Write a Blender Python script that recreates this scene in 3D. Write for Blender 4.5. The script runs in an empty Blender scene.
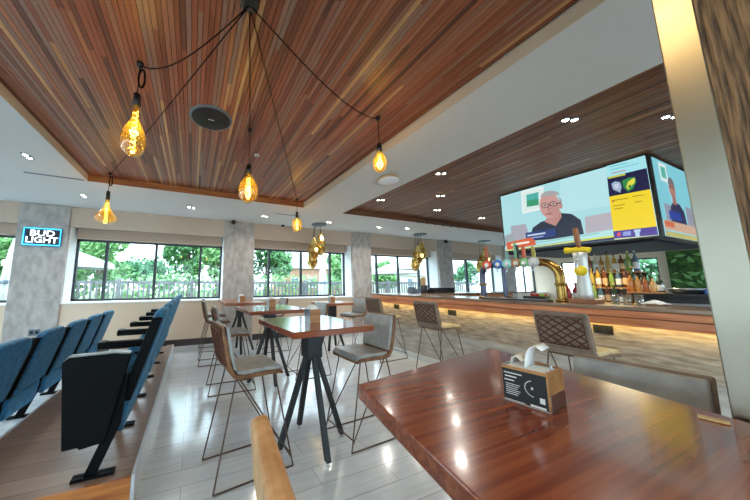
import bpy, math, random
from mathutils import Vector, Matrix
random.seed(7)
S = bpy.context.scene
COL = S.collection
PI = math.pi

# ------------------------------------------------------------------ view
S.view_settings.view_transform = 'Standard'
S.view_settings.look = 'None'
S.view_settings.gamma = 1.0
S.view_settings.use_curve_mapping = False
EXPO = 2.08
S.view_settings.exposure = EXPO
EM = 2 ** -EXPO            # emission that shows as its own colour

cam = bpy.data.cameras.new('camera')
cam.sensor_fit = 'HORIZONTAL'; cam.sensor_width = 36.0
cam.lens = 262.5 / 750 * 36
cam.shift_x = (375 - 305) / 750
cam.clip_start = 0.02; cam.clip_end = 300
camo = bpy.data.objects.new('camera', cam); COL.objects.link(camo)
camo.location = (0, 0, 1.45)
PITCH = math.atan(34 / 262.5); YAW = math.radians(23.1)
camo.rotation_euler = (PI / 2 + PITCH, 0, -YAW)
S.camera = camo

# survey helpers: a sight line from the photographer's spot cut with a plane of the room
_cp, _sp = math.cos(PITCH), math.sin(PITCH)
_fw = (math.sin(YAW) * _cp, math.cos(YAW) * _cp, _sp)
_rt = (math.cos(YAW), -math.sin(YAW), 0)
_up = (-math.sin(YAW) * _sp, -math.cos(YAW) * _sp, _cp)
def ray(x, y):
    a = (x - 305) / 262.5; b = -(y - 250) / 262.5
    return [_fw[i] + a * _rt[i] + b * _up[i] for i in range(3)]
def onz(x, y, z):
    d = ray(x, y); t = (z - 1.45) / d[2]; return Vector((d[0] * t, d[1] * t, z))
def ony(x, y, Y):
    d = ray(x, y); t = Y / d[1]; return Vector((d[0] * t, Y, 1.45 + d[2] * t))
def onx(x, y, X):
    d = ray(x, y); t = X / d[0]; return Vector((X, d[1] * t, 1.45 + d[2] * t))

# ------------------------------------------------------------------ colours and materials
def lin(h):
    h = h.lstrip('#'); r = []
    for i in (0, 2, 4):
        c = int(h[i:i + 2], 16) / 255
        r.append(c / 12.92 if c <= 0.04045 else ((c + 0.055) / 1.055) ** 2.4)
    return (r[0], r[1], r[2], 1.0)

def base_mat(name):
    m = bpy.data.materials.new(name); m.use_nodes = True
    nt = m.node_tree
    return m, nt, nt.nodes['Principled BSDF']

def setp(b, **k):
    for n, v in k.items():
        n = n.replace('_', ' ')
        if n in b.inputs: b.inputs[n].default_value = v

def coords(nt, scale, kind='Object', rot=(0, 0, 0)):
    tc = nt.nodes.new('ShaderNodeTexCoord'); mp = nt.nodes.new('ShaderNodeMapping')
    mp.inputs['Scale'].default_value = scale; mp.inputs['Rotation'].default_value = rot
    nt.links.new(tc.outputs[kind], mp.inputs['Vector'])
    return mp.outputs['Vector']

def noise_mat(name, c1, c2, scale=(4, 4, 4), rough=.6, detail=6, metal=0, bump=0, contrast=(.35, .65), spec=.5, rot=(0, 0, 0), coat=0):
    m, nt, b = base_mat(name)
    v = coords(nt, scale, rot=rot)
    n = nt.nodes.new('ShaderNodeTexNoise'); n.inputs['Scale'].default_value = 1; n.inputs['Detail'].default_value = detail
    nt.links.new(v, n.inputs['Vector'])
    r = nt.nodes.new('ShaderNodeValToRGB')
    r.color_ramp.elements[0].position = contrast[0]; r.color_ramp.elements[0].color = lin(c1)
    r.color_ramp.elements[1].position = contrast[1]; r.color_ramp.elements[1].color = lin(c2)
    nt.links.new(n.outputs['Fac'], r.inputs['Fac']); nt.links.new(r.outputs['Color'], b.inputs['Base Color'])
    setp(b, Roughness=rough, Metallic=metal, Specular_IOR_Level=spec, Coat_Weight=coat)
    if coat: b.inputs['Coat Roughness'].default_value = .08
    if bump:
        bp = nt.nodes.new('ShaderNodeBump'); bp.inputs['Strength'].default_value = bump; bp.inputs['Distance'].default_value = .01
        nt.links.new(n.outputs['Fac'], bp.inputs['Height']); nt.links.new(bp.outputs['Normal'], b.inputs['Normal'])
    return m

def flat(name, c, rough=.5, metal=0, spec=.5, amt=.06):
    """plain material with a faint procedural mottling"""
    m, nt, b = base_mat(name)
    col = lin(c)
    v = coords(nt, (9, 9, 9))
    n = nt.nodes.new('ShaderNodeTexNoise'); nt.links.new(v, n.inputs['Vector']); n.inputs['Detail'].default_value = 3
    r = nt.nodes.new('ShaderNodeValToRGB')
    r.color_ramp.elements[0].color = tuple(x * (1 - amt) for x in col[:3]) + (1,)
    r.color_ramp.elements[1].color = tuple(min(1, x * (1 + amt)) for x in col[:3]) + (1,)
    nt.links.new(n.outputs['Fac'], r.inputs['Fac']); nt.links.new(r.outputs['Color'], b.inputs['Base Color'])
    setp(b, Roughness=rough, Metallic=metal, Specular_IOR_Level=spec)
    return m

def emit(name, c, s):
    m, nt, b = base_mat(name)
    setp(b, Base_Color=lin(c), Emission_Color=lin(c), Emission_Strength=s, Roughness=.5)
    return m

def attr_mat(name, stops, rough=.45, grain=(2, 60, 60), amt=.35, spec=.5):
    """wood laid in separate strips: each strip picks its own tone"""
    m, nt, b = base_mat(name)
    a = nt.nodes.new('ShaderNodeAttribute'); a.attribute_name = 'rnd'
    r = nt.nodes.new('ShaderNodeValToRGB'); cr = r.color_ramp
    while len(cr.elements) < len(stops): cr.elements.new(.5)
    for e, (p, c) in zip(cr.elements, stops): e.position = p; e.color = lin(c)
    nt.links.new(a.outputs['Fac'], r.inputs['Fac'])
    v = coords(nt, grain)
    n = nt.nodes.new('ShaderNodeTexNoise'); n.inputs['Scale'].default_value = 1; n.inputs['Detail'].default_value = 5
    nt.links.new(v, n.inputs['Vector'])
    mx = nt.nodes.new('ShaderNodeMix'); mx.data_type = 'RGBA'; mx.blend_type = 'MULTIPLY'; mx.inputs['Factor'].default_value = amt
    nr = nt.nodes.new('ShaderNodeValToRGB'); nr.color_ramp.elements[0].position = .35; nr.color_ramp.elements[1].position = .65
    nr.color_ramp.elements[0].color = (.35, .35, .35, 1)
    nt.links.new(n.outputs['Fac'], nr.inputs['Fac'])
    nt.links.new(r.outputs['Color'], mx.inputs['A']); nt.links.new(nr.outputs['Color'], mx.inputs['B'])
    nt.links.new(mx.outputs['Result'], b.inputs['Base Color'])
    setp(b, Roughness=rough, Specular_IOR_Level=spec)
    return m

def see_through(name, tint, gloss=.08, rough=.02, body=0, bodycol='FFFFFF'):
    m = bpy.data.materials.new(name); m.use_nodes = True; nt = m.node_tree; nt.nodes.clear()
    out = nt.nodes.new('ShaderNodeOutputMaterial')
    t = nt.nodes.new('ShaderNodeBsdfTransparent'); t.inputs['Color'].default_value = lin(tint)
    g = nt.nodes.new('ShaderNodeBsdfGlossy'); g.inputs['Roughness'].default_value = rough
    mx = nt.nodes.new('ShaderNodeMixShader')
    lw = nt.nodes.new('ShaderNodeLayerWeight'); lw.inputs['Blend'].default_value = .25
    ml = nt.nodes.new('ShaderNodeMath'); ml.operation = 'MULTIPLY_ADD'; ml.inputs[1].default_value = .6; ml.inputs[2].default_value = gloss
    nt.links.new(lw.outputs['Facing'], ml.inputs[0]); ml.use_clamp = True
    if gloss >= .03: nt.links.new(ml.outputs[0], mx.inputs[0])
    else: mx.inputs[0].default_value = gloss
    last = t.outputs[0]
    if body:
        d = nt.nodes.new('ShaderNodeBsdfTranslucent'); d.inputs['Color'].default_value = lin(bodycol)
        d2 = nt.nodes.new('ShaderNodeMixShader'); d2.inputs[0].default_value = body
        nt.links.new(last, d2.inputs[1]); nt.links.new(d.outputs[0], d2.inputs[2]); last = d2.outputs[0]
    nt.links.new(last, mx.inputs[1]); nt.links.new(g.outputs[0], mx.inputs[2])
    nt.links.new(mx.outputs[0], out.inputs[0])
    return m

def plank_mat(name, c1, c2, cm, size, rough, rot=(0, 0, 0), bump=.1, mort=.004, grain=None):
    m, nt, b = base_mat(name)
    v = coords(nt, (1, 1, 1), rot=rot)
    br = nt.nodes.new('ShaderNodeTexBrick')
    br.inputs['Scale'].default_value = 1; br.inputs['Brick Width'].default_value = size[0]; br.inputs['Row Height'].default_value = size[1]
    br.inputs['Mortar Size'].default_value = mort; br.inputs['Color1'].default_value = lin(c1); br.inputs['Color2'].default_value = lin(c2); br.inputs['Mortar'].default_value = lin(cm)
    br.offset = .37
    nt.links.new(v, br.inputs['Vector'])
    mp = nt.nodes.new('ShaderNodeMapping'); mp.inputs['Scale'].default_value = grain or (3, 40, 3); nt.links.new(v, mp.inputs['Vector'])
    n = nt.nodes.new('ShaderNodeTexNoise'); n.inputs['Scale'].default_value = 1; n.inputs['Detail'].default_value = 6; nt.links.new(mp.outputs[0], n.inputs['Vector'])
    nr = nt.nodes.new('ShaderNodeValToRGB'); nr.color_ramp.elements[0].position = .3; nr.color_ramp.elements[1].position = .7
    nr.color_ramp.elements[0].color = (.72, .72, .72, 1)
    nt.links.new(n.outputs['Fac'], nr.inputs['Fac'])
    mx = nt.nodes.new('ShaderNodeMix'); mx.data_type = 'RGBA'; mx.blend_type = 'MULTIPLY'; mx.inputs['Factor'].default_value = .6
    nt.links.new(br.outputs['Color'], mx.inputs['A']); nt.links.new(nr.outputs['Color'], mx.inputs['B'])
    nt.links.new(mx.outputs['Result'], b.inputs['Base Color'])
    setp(b, Roughness=rough)
    if bump:
        bp = nt.nodes.new('ShaderNodeBump'); bp.inputs['Strength'].default_value = bump; bp.inputs['Distance'].default_value = .004
        nt.links.new(n.outputs['Fac'], bp.inputs['Height']); nt.links.new(bp.outputs['Normal'], b.inputs['Normal'])
    return m

def screen_mat(name):
    m = bpy.data.materials.new(name); m.use_nodes = True; nt = m.node_tree; b = nt.nodes['Principled BSDF']
    a = nt.nodes.new('ShaderNodeVertexColor'); a.layer_name = 'Col'
    setp(b, Base_Color=(.01, .01, .01, 1), Roughness=.25, Emission_Strength=EM)
    nt.links.new(a.outputs['Color'], b.inputs['Emission Color'])
    return m

M = {}
M['floor'] = plank_mat('pale_floor_planks', 'DCE4EA', 'D0D9E0', 'B4BCC4', (1.5, .19), .14, bump=.03)
M['floor'].node_tree.nodes['Principled BSDF'].inputs['Specular IOR Level'].default_value = .75
M['white'] = flat('white_ceiling_paint', 'CFCDCA', .8, amt=.02)
M['wall'] = noise_mat('beige_wall_paint', 'D5C0A8', 'DCC8B2', (.8, .8, .8), .8)
M['soffit'] = noise_mat('taupe_soffit_paint', 'BFAA98', 'C9B5A3', (.8, .8, .8), .8)
M['reveal'] = flat('white_reveal_paint', 'EEEFF0', .7, amt=.02)
M['blind'] = flat('taupe_blind_fabric', 'B29E8E', .9)
M['concrete'] = noise_mat('mottled_concrete', '9C9590', 'B8B1AB', (9, 9, 5), .7, detail=12, bump=.15)
M['black'] = flat('black_painted_metal', '1C1D20', .4)
M['frame'] = flat('charcoal_window_frame', '2B3238', .45)
M['base'] = flat('dark_skirting_wood', '33221D', .4)
M['slat'] = attr_mat('reclaimed_slats', [(0, '56301F'), (.3, '85482C'), (.5, 'A05A38'), (.66, '92705F'), (.84, 'AE6840'), (.95, 'AA744A'), (1, 'CE9C66')], .4, (60, 2, 60))
M['slat2'] = attr_mat('bar_slats', [(0, '4A2C20'), (.3, '7A4830'), (.55, '946044'), (.8, '80685A'), (1, 'B88A64')], .45, (60, 2, 60))
M['void'] = flat('dark_ceiling_void', '1A0F0B', .9)
M['trimwood'] = noise_mat('orange_trim_wood', '8A4E26', 'B4703A', (2, 30, 30), .4)
M['trimdark'] = noise_mat('brown_trim_wood', '6B442C', '8A5A3C', (2, 30, 30), .5)
M['fascia'] = flat('beige_recess_paint', 'CDB9A2', .8, amt=.03)
M['mahogany'] = noise_mat('mahogany_top', '743520', '985230', (1.5, 60, 60), .2, coat=.4)
M['mahogany_y'] = noise_mat('mahogany_top_long_grain', '7A3420', '96502F', (40, 4, 40), .2, coat=.6)
M['oaktop'] = noise_mat('lighter_table_wood', '8A5030', 'A8683E', (4, 40, 40), .3, coat=.2)
M['leg'] = flat('black_table_leg', '17181C', .45)
M['chrome'] = flat('brushed_steel', 'B9BDC0', .28, 1)
M['wire'] = flat('bronze_wire', '5B4A42', .4, .6)
M['wirelight'] = flat('steel_wire', '6E6A68', .35, .8)
M['padgrey'] = noise_mat('grey_leather', '8E8E8C', 'A4A29E', (14, 14, 14), .3, bump=.05)
M['tan'] = noise_mat('tan_leather', '68442A', '8A5E3C', (14, 14, 14), .45, bump=.05)
M['tanfab'] = noise_mat('tan_suede', 'B0845A', 'CCA276', (20, 20, 20), .7, bump=.1)
M['taupe'] = noise_mat('taupe_leather', '77675A', '8E7C6C', (14, 14, 14), .5, bump=.05)
M['stitch'] = flat('brown_stitching', '5E3426', .6)
M['cream'] = noise_mat('cream_leather', 'CBB98C', 'DCCB9E', (14, 14, 14), .45)
M['velvet'] = noise_mat('teal_velvet', '0F4A6E', '1C74A0', (18, 18, 18), .6, bump=.05)
_vb = M['velvet'].node_tree.nodes['Principled BSDF']; _vb.inputs['Sheen Weight'].default_value = .25; _vb.inputs['Sheen Tint'].default_value = lin('6FC0E8')
M['blackp'] = flat('black_seat_plastic', '050608', .6, spec=.1)
M['cup'] = flat('grey_cup_ring', '7C7A78', .35, .6)
M['platform'] = plank_mat('stained_platform_boards', '8F7565', 'A08575', '6A5548', (1.4, .16), .3, bump=.05)
M['platwood'] = noise_mat('orange_platform_end', '8A4A20', 'B46E34', (3, 30, 30), .35)
M['nosing'] = flat('white_metal_nosing', 'D5DADD', .35, .2)
M['barfront'] = noise_mat('rough_sawn_front', '877B6E', 'C2B6A6', (30, 6, 34), .75, detail=9, bump=.6, contrast=(.32, .68))
M['barlow'] = noise_mat('whitewashed_front', 'A09C96', 'C8C4BE', (12, 3, 14), .75, detail=9, bump=.4)
M['barfascia'] = noise_mat('orange_bar_edge', 'B4643A', 'D88E5E', (30, 2.5, 30), .4)
M['bartop'] = noise_mat('worn_bar_top', '6E5442', '94775E', (20, 2, 20), .25, coat=.3)
M['cord'] = flat('black_cord', '040404', .8, spec=.1)
M['led'] = emit('warm_led', 'FFC94A', 1.2)
M['lamp'] = emit('downlight_lens', 'FFF6E6', 14)
M['filament'] = emit('glowing_filament', 'FFD868', 3)
M['amber'] = see_through('amber_glass', 'FBE29A', .09, .03, .09, 'F7C64A')
M['goldglass'] = noise_mat('gold_mirror_glass', 'B98A30', 'FFE9A0', (7, 7, 7), .2, metal=1)
M['glass'] = see_through('window_glass', 'F6FBFA', .012)
M['clear'] = see_through('clear_glass', 'EEF3F3', .1, .02, .06)
M['steel'] = noise_mat('brushed_edge_strip', '8E8678', '9A9284', (2, 2, 3), .32, metal=1)
M['pillarwood'] = noise_mat('rough_oak_cladding', '3A2818', '8E6C4A', (60, 130, 7), .6, detail=10, bump=1.0, contrast=(.36, .62))
M['brass'] = noise_mat('aged_brass', '7A5A2C', 'B08A4A', (6, 6, 6), .25, metal=1)
M['darkpipe'] = flat('dark_bronze_pipe', '50505E', .3, .9)
M['screen'] = screen_mat('screen_picture')
M['tvblack'] = flat('tv_black', '0E0F14', .3)
M['purple'] = flat('dark_purple_housing', '15112A', .5, spec=.2)
M['moss'] = noise_mat('moss_wall', '24401A', '4F7A35', (6, 6, 6), .8, detail=8, bump=.8)
M['leafy'] = flat('bright_leaf', '7CB36A', .6)
M['paper'] = flat('white_paper', 'F2F2EE', .8)
M['napwood'] = noise_mat('caddy_wood', '9C6A3C', 'B98552', (3, 30, 30), .45)
M['chalk'] = flat('chalkboard_black', '17171A', .6)
M['print'] = flat('pale_print', 'D8D8D4', .7)
M['yellow'] = flat('yellow_plastic', 'E8C81E', .35)
M['silver'] = flat('satin_silver', 'C4C2BC', .3, .2)
M['woodh'] = noise_mat('tap_handle_wood', '7A4628', '9A6238', (20, 20, 4), .45)
M['neonw'] = emit('neon_white', 'EAF8FF', 1.0)
M['neonb'] = emit('neon_blue', '35A8E0', .9)
M['signback'] = flat('sign_backing', '28506E', .5)
M['grille'] = flat('speaker_grille', '121316', .7)
M['ring'] = flat('blue_grey_ring', '5E6B78', .5)
M['trunk'] = noise_mat('tree_bark', '4A3A2C', '6B5848', (8, 8, 2), .9)
for i, (a, b2) in enumerate((('2F6238', '74A468'), ('477A40', '90B878'), ('2C5E40', '649A6A'))):
    M['leaf%d' % i] = noise_mat('foliage_%d' % i, a, b2, (2, 2, 2), .8)
M['paving'] = noise_mat('pale_paving', '84817C', '98958F', (1, 1, 1), .9)
M['lawn'] = noise_mat('lawn_green', '56743E', '6E8E50', (2, 2, 2), .9)
M['fence'] = noise_mat('weathered_fence', '5C5D60', '7C7C7E', (6, 6, 2), .8)
M['canvas'] = flat('white_canvas', 'C4C2BE', .8)
M['brick'] = plank_mat('peach_brick', 'A87A66', '9C6C58', 'A89488', (.22, .075), .9, rot=(PI / 2, 0, 0), bump=0)
M['render'] = flat('cream_render', 'B4AEA4', .9)
M['rooftile'] = flat('grey_roof_tile', '98928E', .8)
M['straw'] = flat('straw_beige', 'C9A878', .7)
def plain(key, c, rough=.4, metal=0): M[key] = flat(key, c, rough, metal); return M[key]

# ------------------------------------------------------------------ mesh builder
class MB:
    def __init__(s): s.v = []; s.f = []; s.mi = []; s.rnd = []; s.col = []; s.sm = []
    def add(s, vs, fs, mi=0, rnd=0., col=None, smooth=False):
        o = len(s.v); s.v += [tuple(p) for p in vs]
        for f in fs: s.f.append(tuple(i + o for i in f)); s.mi.append(mi); s.rnd.append(rnd); s.col.append(col or (1, 1, 1, 1)); s.sm.append(smooth)
        return s
    def box(s, x0, x1, y0, y1, z0, z1, mi=0, rnd=0., mat=None):
        vs = [Vector(p) for p in ((x0, y0, z0), (x1, y0, z0), (x1, y1, z0), (x0, y1, z0), (x0, y0, z1), (x1, y0, z1), (x1, y1, z1), (x0, y1, z1))]
        if mat: vs = [mat @ p for p in vs]
        return s.add(vs, [(0, 3, 2, 1), (4, 5, 6, 7), (0, 1, 5, 4), (1, 2, 6, 5), (2, 3, 7, 6), (3, 0, 4, 7)], mi, rnd)
    def prism(s, poly, vec, mi=0, mat=None):
        """poly: 3-D polygon, extruded by vec"""
        vec = Vector(vec); a = [Vector(p) for p in poly]; b = [p + vec for p in a]
        if mat: a = [mat @ p for p in a]; b = [mat @ p for p in b]
        n = len(a)
        return s.add(a + b, [tuple(range(n))[::-1], tuple(range(n, 2 * n))] + [(i, (i + 1) % n, n + (i + 1) % n, n + i) for i in range(n)], mi)
    def tube(s, pts, r, n=8, mi=0, caps=True):
        pts = [Vector(p) for p in pts]; rs = r if isinstance(r, (list, tuple)) else [r] * len(pts)
        rings = []; prev = None
        for i, p in enumerate(pts):
            t = (pts[min(i + 1, len(pts) - 1)] - pts[max(i - 1, 0)])
            if t.length < 1e-9: t = Vector((0, 0, 1))
            t.normalize()
            if prev is None:
                u = t.cross(Vector((0, 0, 1)) if abs(t.z) < .95 else Vector((1, 0, 0))).normalized()
            else:
                u = prev - t * prev.dot(t)
                u = u.normalized() if u.length > 1e-6 else t.orthogonal().normalized()
            prev = u; w = t.cross(u)
            rings.append([p + (u * math.cos(2 * PI * k / n) + w * math.sin(2 * PI * k / n)) * rs[i] for k in range(n)])
        vs = [q for g in rings for q in g]; fs = []
        for i in range(len(rings) - 1):
            for k in range(n):
                k2 = (k + 1) % n; fs.append((i * n + k, i * n + k2, (i + 1) * n + k2, (i + 1) * n + k))
        s.add(vs, fs, mi, smooth=n > 5)
        if caps:
            s.add(rings[0], [tuple(range(n))[::-1]], mi); s.add(rings[-1], [tuple(range(n))], mi)
        return s
    def lathe(s, prof, n=20, c=(0, 0, 0), mi=0, axis='z'):
        vs = []; fs = []
        for (r, h) in prof:
            for k in range(n):
                a = 2 * PI * k / n; x, y = r * math.cos(a), r * math.sin(a)
                p = (x, y, h) if axis == 'z' else ((h, x, y) if axis == 'x' else (x, h, y))
                vs.append((p[0] + c[0], p[1] + c[1], p[2] + c[2]))
        for i in range(len(prof) - 1):
            for k in range(n):
                k2 = (k + 1) % n; fs.append((i * n + k, i * n + k2, (i + 1) * n + k2, (i + 1) * n + k))
        fs.append(tuple(range(n))[::-1]); fs.append(tuple(range((len(prof) - 1) * n, len(prof) * n)))
        return s.add(vs, fs, mi, smooth=True)
    def ribbon(s, path, th, y0, y1, mi=0, ends=True):
        """(x,z) centre-line with thickness th swept along y"""
        P = [Vector((p[0], p[1])) for p in path]; L = []; R = []
        for i, p in enumerate(P):
            t = (P[min(i + 1, len(P) - 1)] - P[max(i - 1, 0)]).normalized(); nn = Vector((-t.y, t.x))
            h = th / 2 * (0.55 if ends and i in (0, len(P) - 1) else 1)
            L.append(p + nn * h); R.append(p - nn * h)
        poly = L + R[::-1]; n = len(poly); m = len(L)
        vs = [(q.x, y0, q.y) for q in poly] + [(q.x, y1, q.y) for q in poly]
        fs = [(i, (i + 1) % n, n + (i + 1) % n, n + i) for i in range(n)]
        for i in range(m - 1):
            a, b, c, d = i, i + 1, n - 2 - i, n - 1 - i
            fs.append((a, d, c, b)); fs.append((n + a, n + b, n + c, n + d))
        return s.add(vs, fs, mi)
    def build(s, name, mats, parent=None, bevel=0, smooth=False, subsurf=0, seg=2, fix=True):
        me = bpy.data.meshes.new(name); me.from_pydata(s.v, [], s.f)
        mats = mats if isinstance(mats, (list, tuple)) else [mats]
        for m in mats: me.materials.append(M[m] if isinstance(m, str) else m)
        me.polygons.foreach_set('material_index', s.mi)
        me.polygons.foreach_set('use_smooth', [bool(smooth or q) for q in s.sm])
        if any(s.rnd):
            a = me.attributes.new('rnd', 'FLOAT', 'FACE'); a.data.foreach_set('value', s.rnd)
        if any(c != (1, 1, 1, 1) for c in s.col):
            ca = me.color_attributes.new('Col', 'FLOAT_COLOR', 'CORNER'); k = 0
            for p, c in zip(me.polygons, s.col):
                for _ in p.loop_indices: ca.data[k].color = c; k += 1
        me.update()
        if fix:
            import bmesh
            bm = bmesh.new(); bm.from_mesh(me); bmesh.ops.recalc_face_normals(bm, faces=bm.faces); bm.to_mesh(me); bm.free()
        o = bpy.data.objects.new(name, me); COL.objects.link(o)
        if parent: o.parent = parent
        if bevel:
            b = o.modifiers.new('bevel', 'BEVEL'); b.width = bevel; b.segments = seg; b.limit_method = 'ANGLE'; b.angle_limit = math.radians(40)
        if subsurf:
            q = o.modifiers.new('sub', 'SUBSURF'); q.levels = subsurf; q.render_levels = subsurf
        return o

def thing(name, label, cat, loc=(0, 0, 0), rz=0, group=None):
    o = bpy.data.objects.new(name, None); COL.objects.link(o); o.empty_display_size = .1
    o.location = loc; o.rotation_euler = (0, 0, rz)
    return tag(o, label, cat, group)
def tag(o, label, cat, group=None):
    o['label'] = label; o['category'] = cat
    if group: o['group'] = group
    return o
def struct(o): o['kind'] = 'structure'; return o
def dup(root, loc, rz, label, group=None, scale=None):
    r = root.copy(); COL.objects.link(r); r.location = loc; r.rotation_euler = (0, 0, rz); r['label'] = label
    if group: r['group'] = group
    if scale: r.scale = scale
    for ch in root.children:
        c = ch.copy(); COL.objects.link(c); c.parent = r
        for g in ch.children:
            d = g.copy(); COL.objects.link(d); d.parent = c
    return r
def light(name, kind, loc, power, col=(1, 1, 1), size=.1, rot=(0, 0, 0), parent=None, size_y=None, spread=None, spot=None, radius=None):
    l = bpy.data.lights.new(name, kind); l.energy = power; l.color = col
    if kind == 'AREA':
        l.size = size
        if size_y: l.shape = 'RECTANGLE'; l.size_y = size_y
        else: l.shape = 'DISK'
        if spread: l.spread = spread
    if kind == 'SPOT': l.spot_size = spot or 2.2; l.spot_blend = .6
    if kind in ('POINT', 'SPOT'): l.shadow_soft_size = radius or .03
    o = bpy.data.objects.new(name, l); COL.objects.link(o); o.location = loc; o.rotation_euler = rot
    if parent: o.parent = parent
    return o
def text_mesh(txt, size, ext, font_res=3):
    c = bpy.data.curves.new('lettering', 'FONT'); c.body = txt; c.size = size; c.extrude = ext; c.align_x = 'CENTER'; c.align_y = 'CENTER'; c.resolution_u = font_res
    t = bpy.data.objects.new('lettering', c); COL.objects.link(t)
    dg = bpy.context.evaluated_depsgraph_get(); me = bpy.data.meshes.new_from_object(t.evaluated_get(dg))
    bpy.data.objects.remove(t); return me

# ------------------------------------------------------------------ world
w = bpy.data.worlds.new('sky'); S.world = w; w.use_nodes = True
bg = w.node_tree.nodes['Background']; bg.inputs['Color'].default_value = (.68, .85, 1, 1); bg.inputs['Strength'].default_value = 1.9

# ------------------------------------------------------------------ room
CZ = 3.11; XL, XR, YB, YR = -7.2, 15.5, 7.07, -4.2
RA = (-1.65, 2.165, -3.2, 5.14); RB = (3.19, 14.0, -3.2, 5.22); SZ = 3.215
struct(MB().box(XL - .3, XR + .3, YR - .3, 7.75, -.12, 0).build('floor', 'floor'))
mb = MB()
def ceil_piece(x0, x1, y0, y1): mb.box(x0, x1, y0, y1, CZ, CZ + .5)
ceil_piece(XL - .3, RA[0], YR - .3, 7.75); ceil_piece(RA[1], RB[0], YR - .3, 7.75); ceil_piece(RB[1], XR + .3, YR - .3, 7.75)
ceil_piece(RA[0], RA[1], RA[3], 7.75); ceil_piece(RA[0], RA[1], YR - .3, RA[2])
ceil_piece(RB[0], RB[1], RB[3], 7.75); ceil_piece(RB[0], RB[1], YR - .3, RB[2])
struct(mb.build('ceiling', 'white'))
# slatted timber ceilings: one continuous lining per recess
def slat_ceiling(R, pitch, gap, name, mats, zc):
    m = MB(); x = R[0] + .012
    m.box(R[0], R[1], R[2], R[3], zc + .05, zc + .28, mi=1)
    while x + pitch - gap < R[1]:
        y = R[2] - random.random() * 1.5
        while y < R[3]:
            L = random.choice((.8, 1.4, 2.0, 2.6, 3.4)); y1 = min(y + L, R[3] - .002); y0 = max(y, R[2])
            if y1 > y0: m.box(x, x + pitch - gap, y0, y1, zc + random.uniform(-.002, .002), zc + .045, rnd=min(.999, max(.01, random.gauss(.48, .2) if random.random() > .06 else .99)))
            y += L
        x += pitch
    return struct(m.build(name, mats, fix=False))
slat_ceiling(RA, .036, .004, 'ceiling_timber_slats', ['slat', 'void'], SZ)
slat_ceiling(RB, .046, .009, 'ceiling_bar_slats', ['slat2', 'void'], SZ + .02)
# trims round the recesses
struct(MB().box(RA[0], RA[1], RA[3] - .02, RA[3], CZ - .004, SZ - .004).build('trim_1', 'trimwood'))
struct(MB().box(RA[0], RA[0] + .012, RA[2], RA[3] - .02, CZ - .003, SZ - .004).build('trim_2', 'fascia'))
struct(MB().box(RA[1] - .012, RA[1], RA[2], RA[3] - .02, CZ - .003, SZ - .004).build('trim_3', 'fascia'))
struct(MB().box(RB[0], RB[1], RB[3] - .02, RB[3], CZ - .004, SZ + .018).build('trim_4', 'trimdark'))
struct(MB().box(RB[0], RB[0] + .012, RB[2], RB[3] - .02, CZ - .003, SZ + .018).build('trim_5', 'trimdark'))

# back wall between the columns
WY = 7.55
SILL = 1.065
cols = [(-3.30, -2.48), (.72, 1.505), (4.64, 5.37), (8.44, 9.19), (12.35, 13.1)]
bays = [(-7.2, -3.30)] + [(cols[i][1], cols[i + 1][0]) for i in range(4)] + [(13.1, 15.5)]
mb = MB()
for a, b in bays:
    mb.box(a, b, YB, 7.7, 0, SILL - .03)
    mb.box(a, b, YB, 7.16, 2.68, CZ, mi=1); mb.box(a, b, 7.16, 7.7, 2.76, CZ, mi=1)
struct(mb.build('wall_back', ['wall', 'soffit']))
for a, b in bays:
    pass
for i, (a, b) in enumerate(cols):
    c = struct(MB().box(a, b, 7.03, 7.72, 0, CZ).build('concrete_column', 'concrete', bevel=.012))
    struct(MB().box(a - .004, a + .004, 7.12, 7.70, SILL, 2.76).box(b - .004, b + .004, 7.12, 7.70, SILL, 2.76).build('reveal_lining', 'reveal', c))
bb = MB()
for a, b in bays: bb.box(a, b, YB - .015, YB, 0, .15)
struct(bb.build('baseboard_back', 'base'))

def ratio_x(px, y=265): return ony(px, y, WY)[0]
mull = [[-6.2, -5.1, -4.15], [ratio_x(106), ratio_x(155.5), ratio_x(200)], [ratio_x(268.7), ratio_x(300.7), ratio_x(329.6)],
        [ratio_x(376.2), ratio_x(397.6), ratio_x(418)], [ratio_x(466), 10.6, 11.6], [13.9, 14.7]]
blind_labels = ['taupe blind box above the far left window, left of the sign', 'taupe blind box above the wide window behind the cinema seats',
                'taupe blind box above the window between the two plain columns', 'taupe blind box above the window at the far end of the bar',
                'taupe blind box above the window behind the beer taps', 'taupe blind box above the farthest window at the right corner']
for i, (a, b) in enumerate(bays):
    wroot = struct(MB().box(a, b, WY - .03, WY + .03, 2.43, 2.48).box(a, b, WY - .03, WY + .03, SILL, SILL + .05)
                   .box(a, a + .05, WY - .03, WY + .03, SILL, 2.48).box(b - .05, b, WY - .03, WY + .03, SILL, 2.48).build('window_%d' % (i + 1), 'frame'))
    for x in mull[i]:
        MB().box(x - .03, x + .03, WY - .035, WY + .035, SILL + .05, 2.43).build('window_mullion', 'frame', wroot)
    if i == 3: MB().box(mull[3][1], mull[3][2], WY - .02, WY + .02, 1.98, 2.02).build('window_rail', 'frame', wroot)
    MB().box(a + .05, b - .05, WY - .004, WY + .004, SILL + .05, 2.43).build('window_pane', 'glass', wroot)
    MB().box(a, b, YB - .03, WY - .03, SILL - .03, SILL).build('window_sill', 'reveal', wroot)
    MB().box(a, b, WY - .06, WY + .1, 2.48, 2.76).build('window_head', 'reveal', wroot)
    bl = tag(MB().box(a + .06, b - .06, 7.33, 7.47, 2.47, 2.75).build('blind_box', 'blind', bevel=.01), blind_labels[i], 'blind', 'blind boxes above the back windows')

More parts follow.
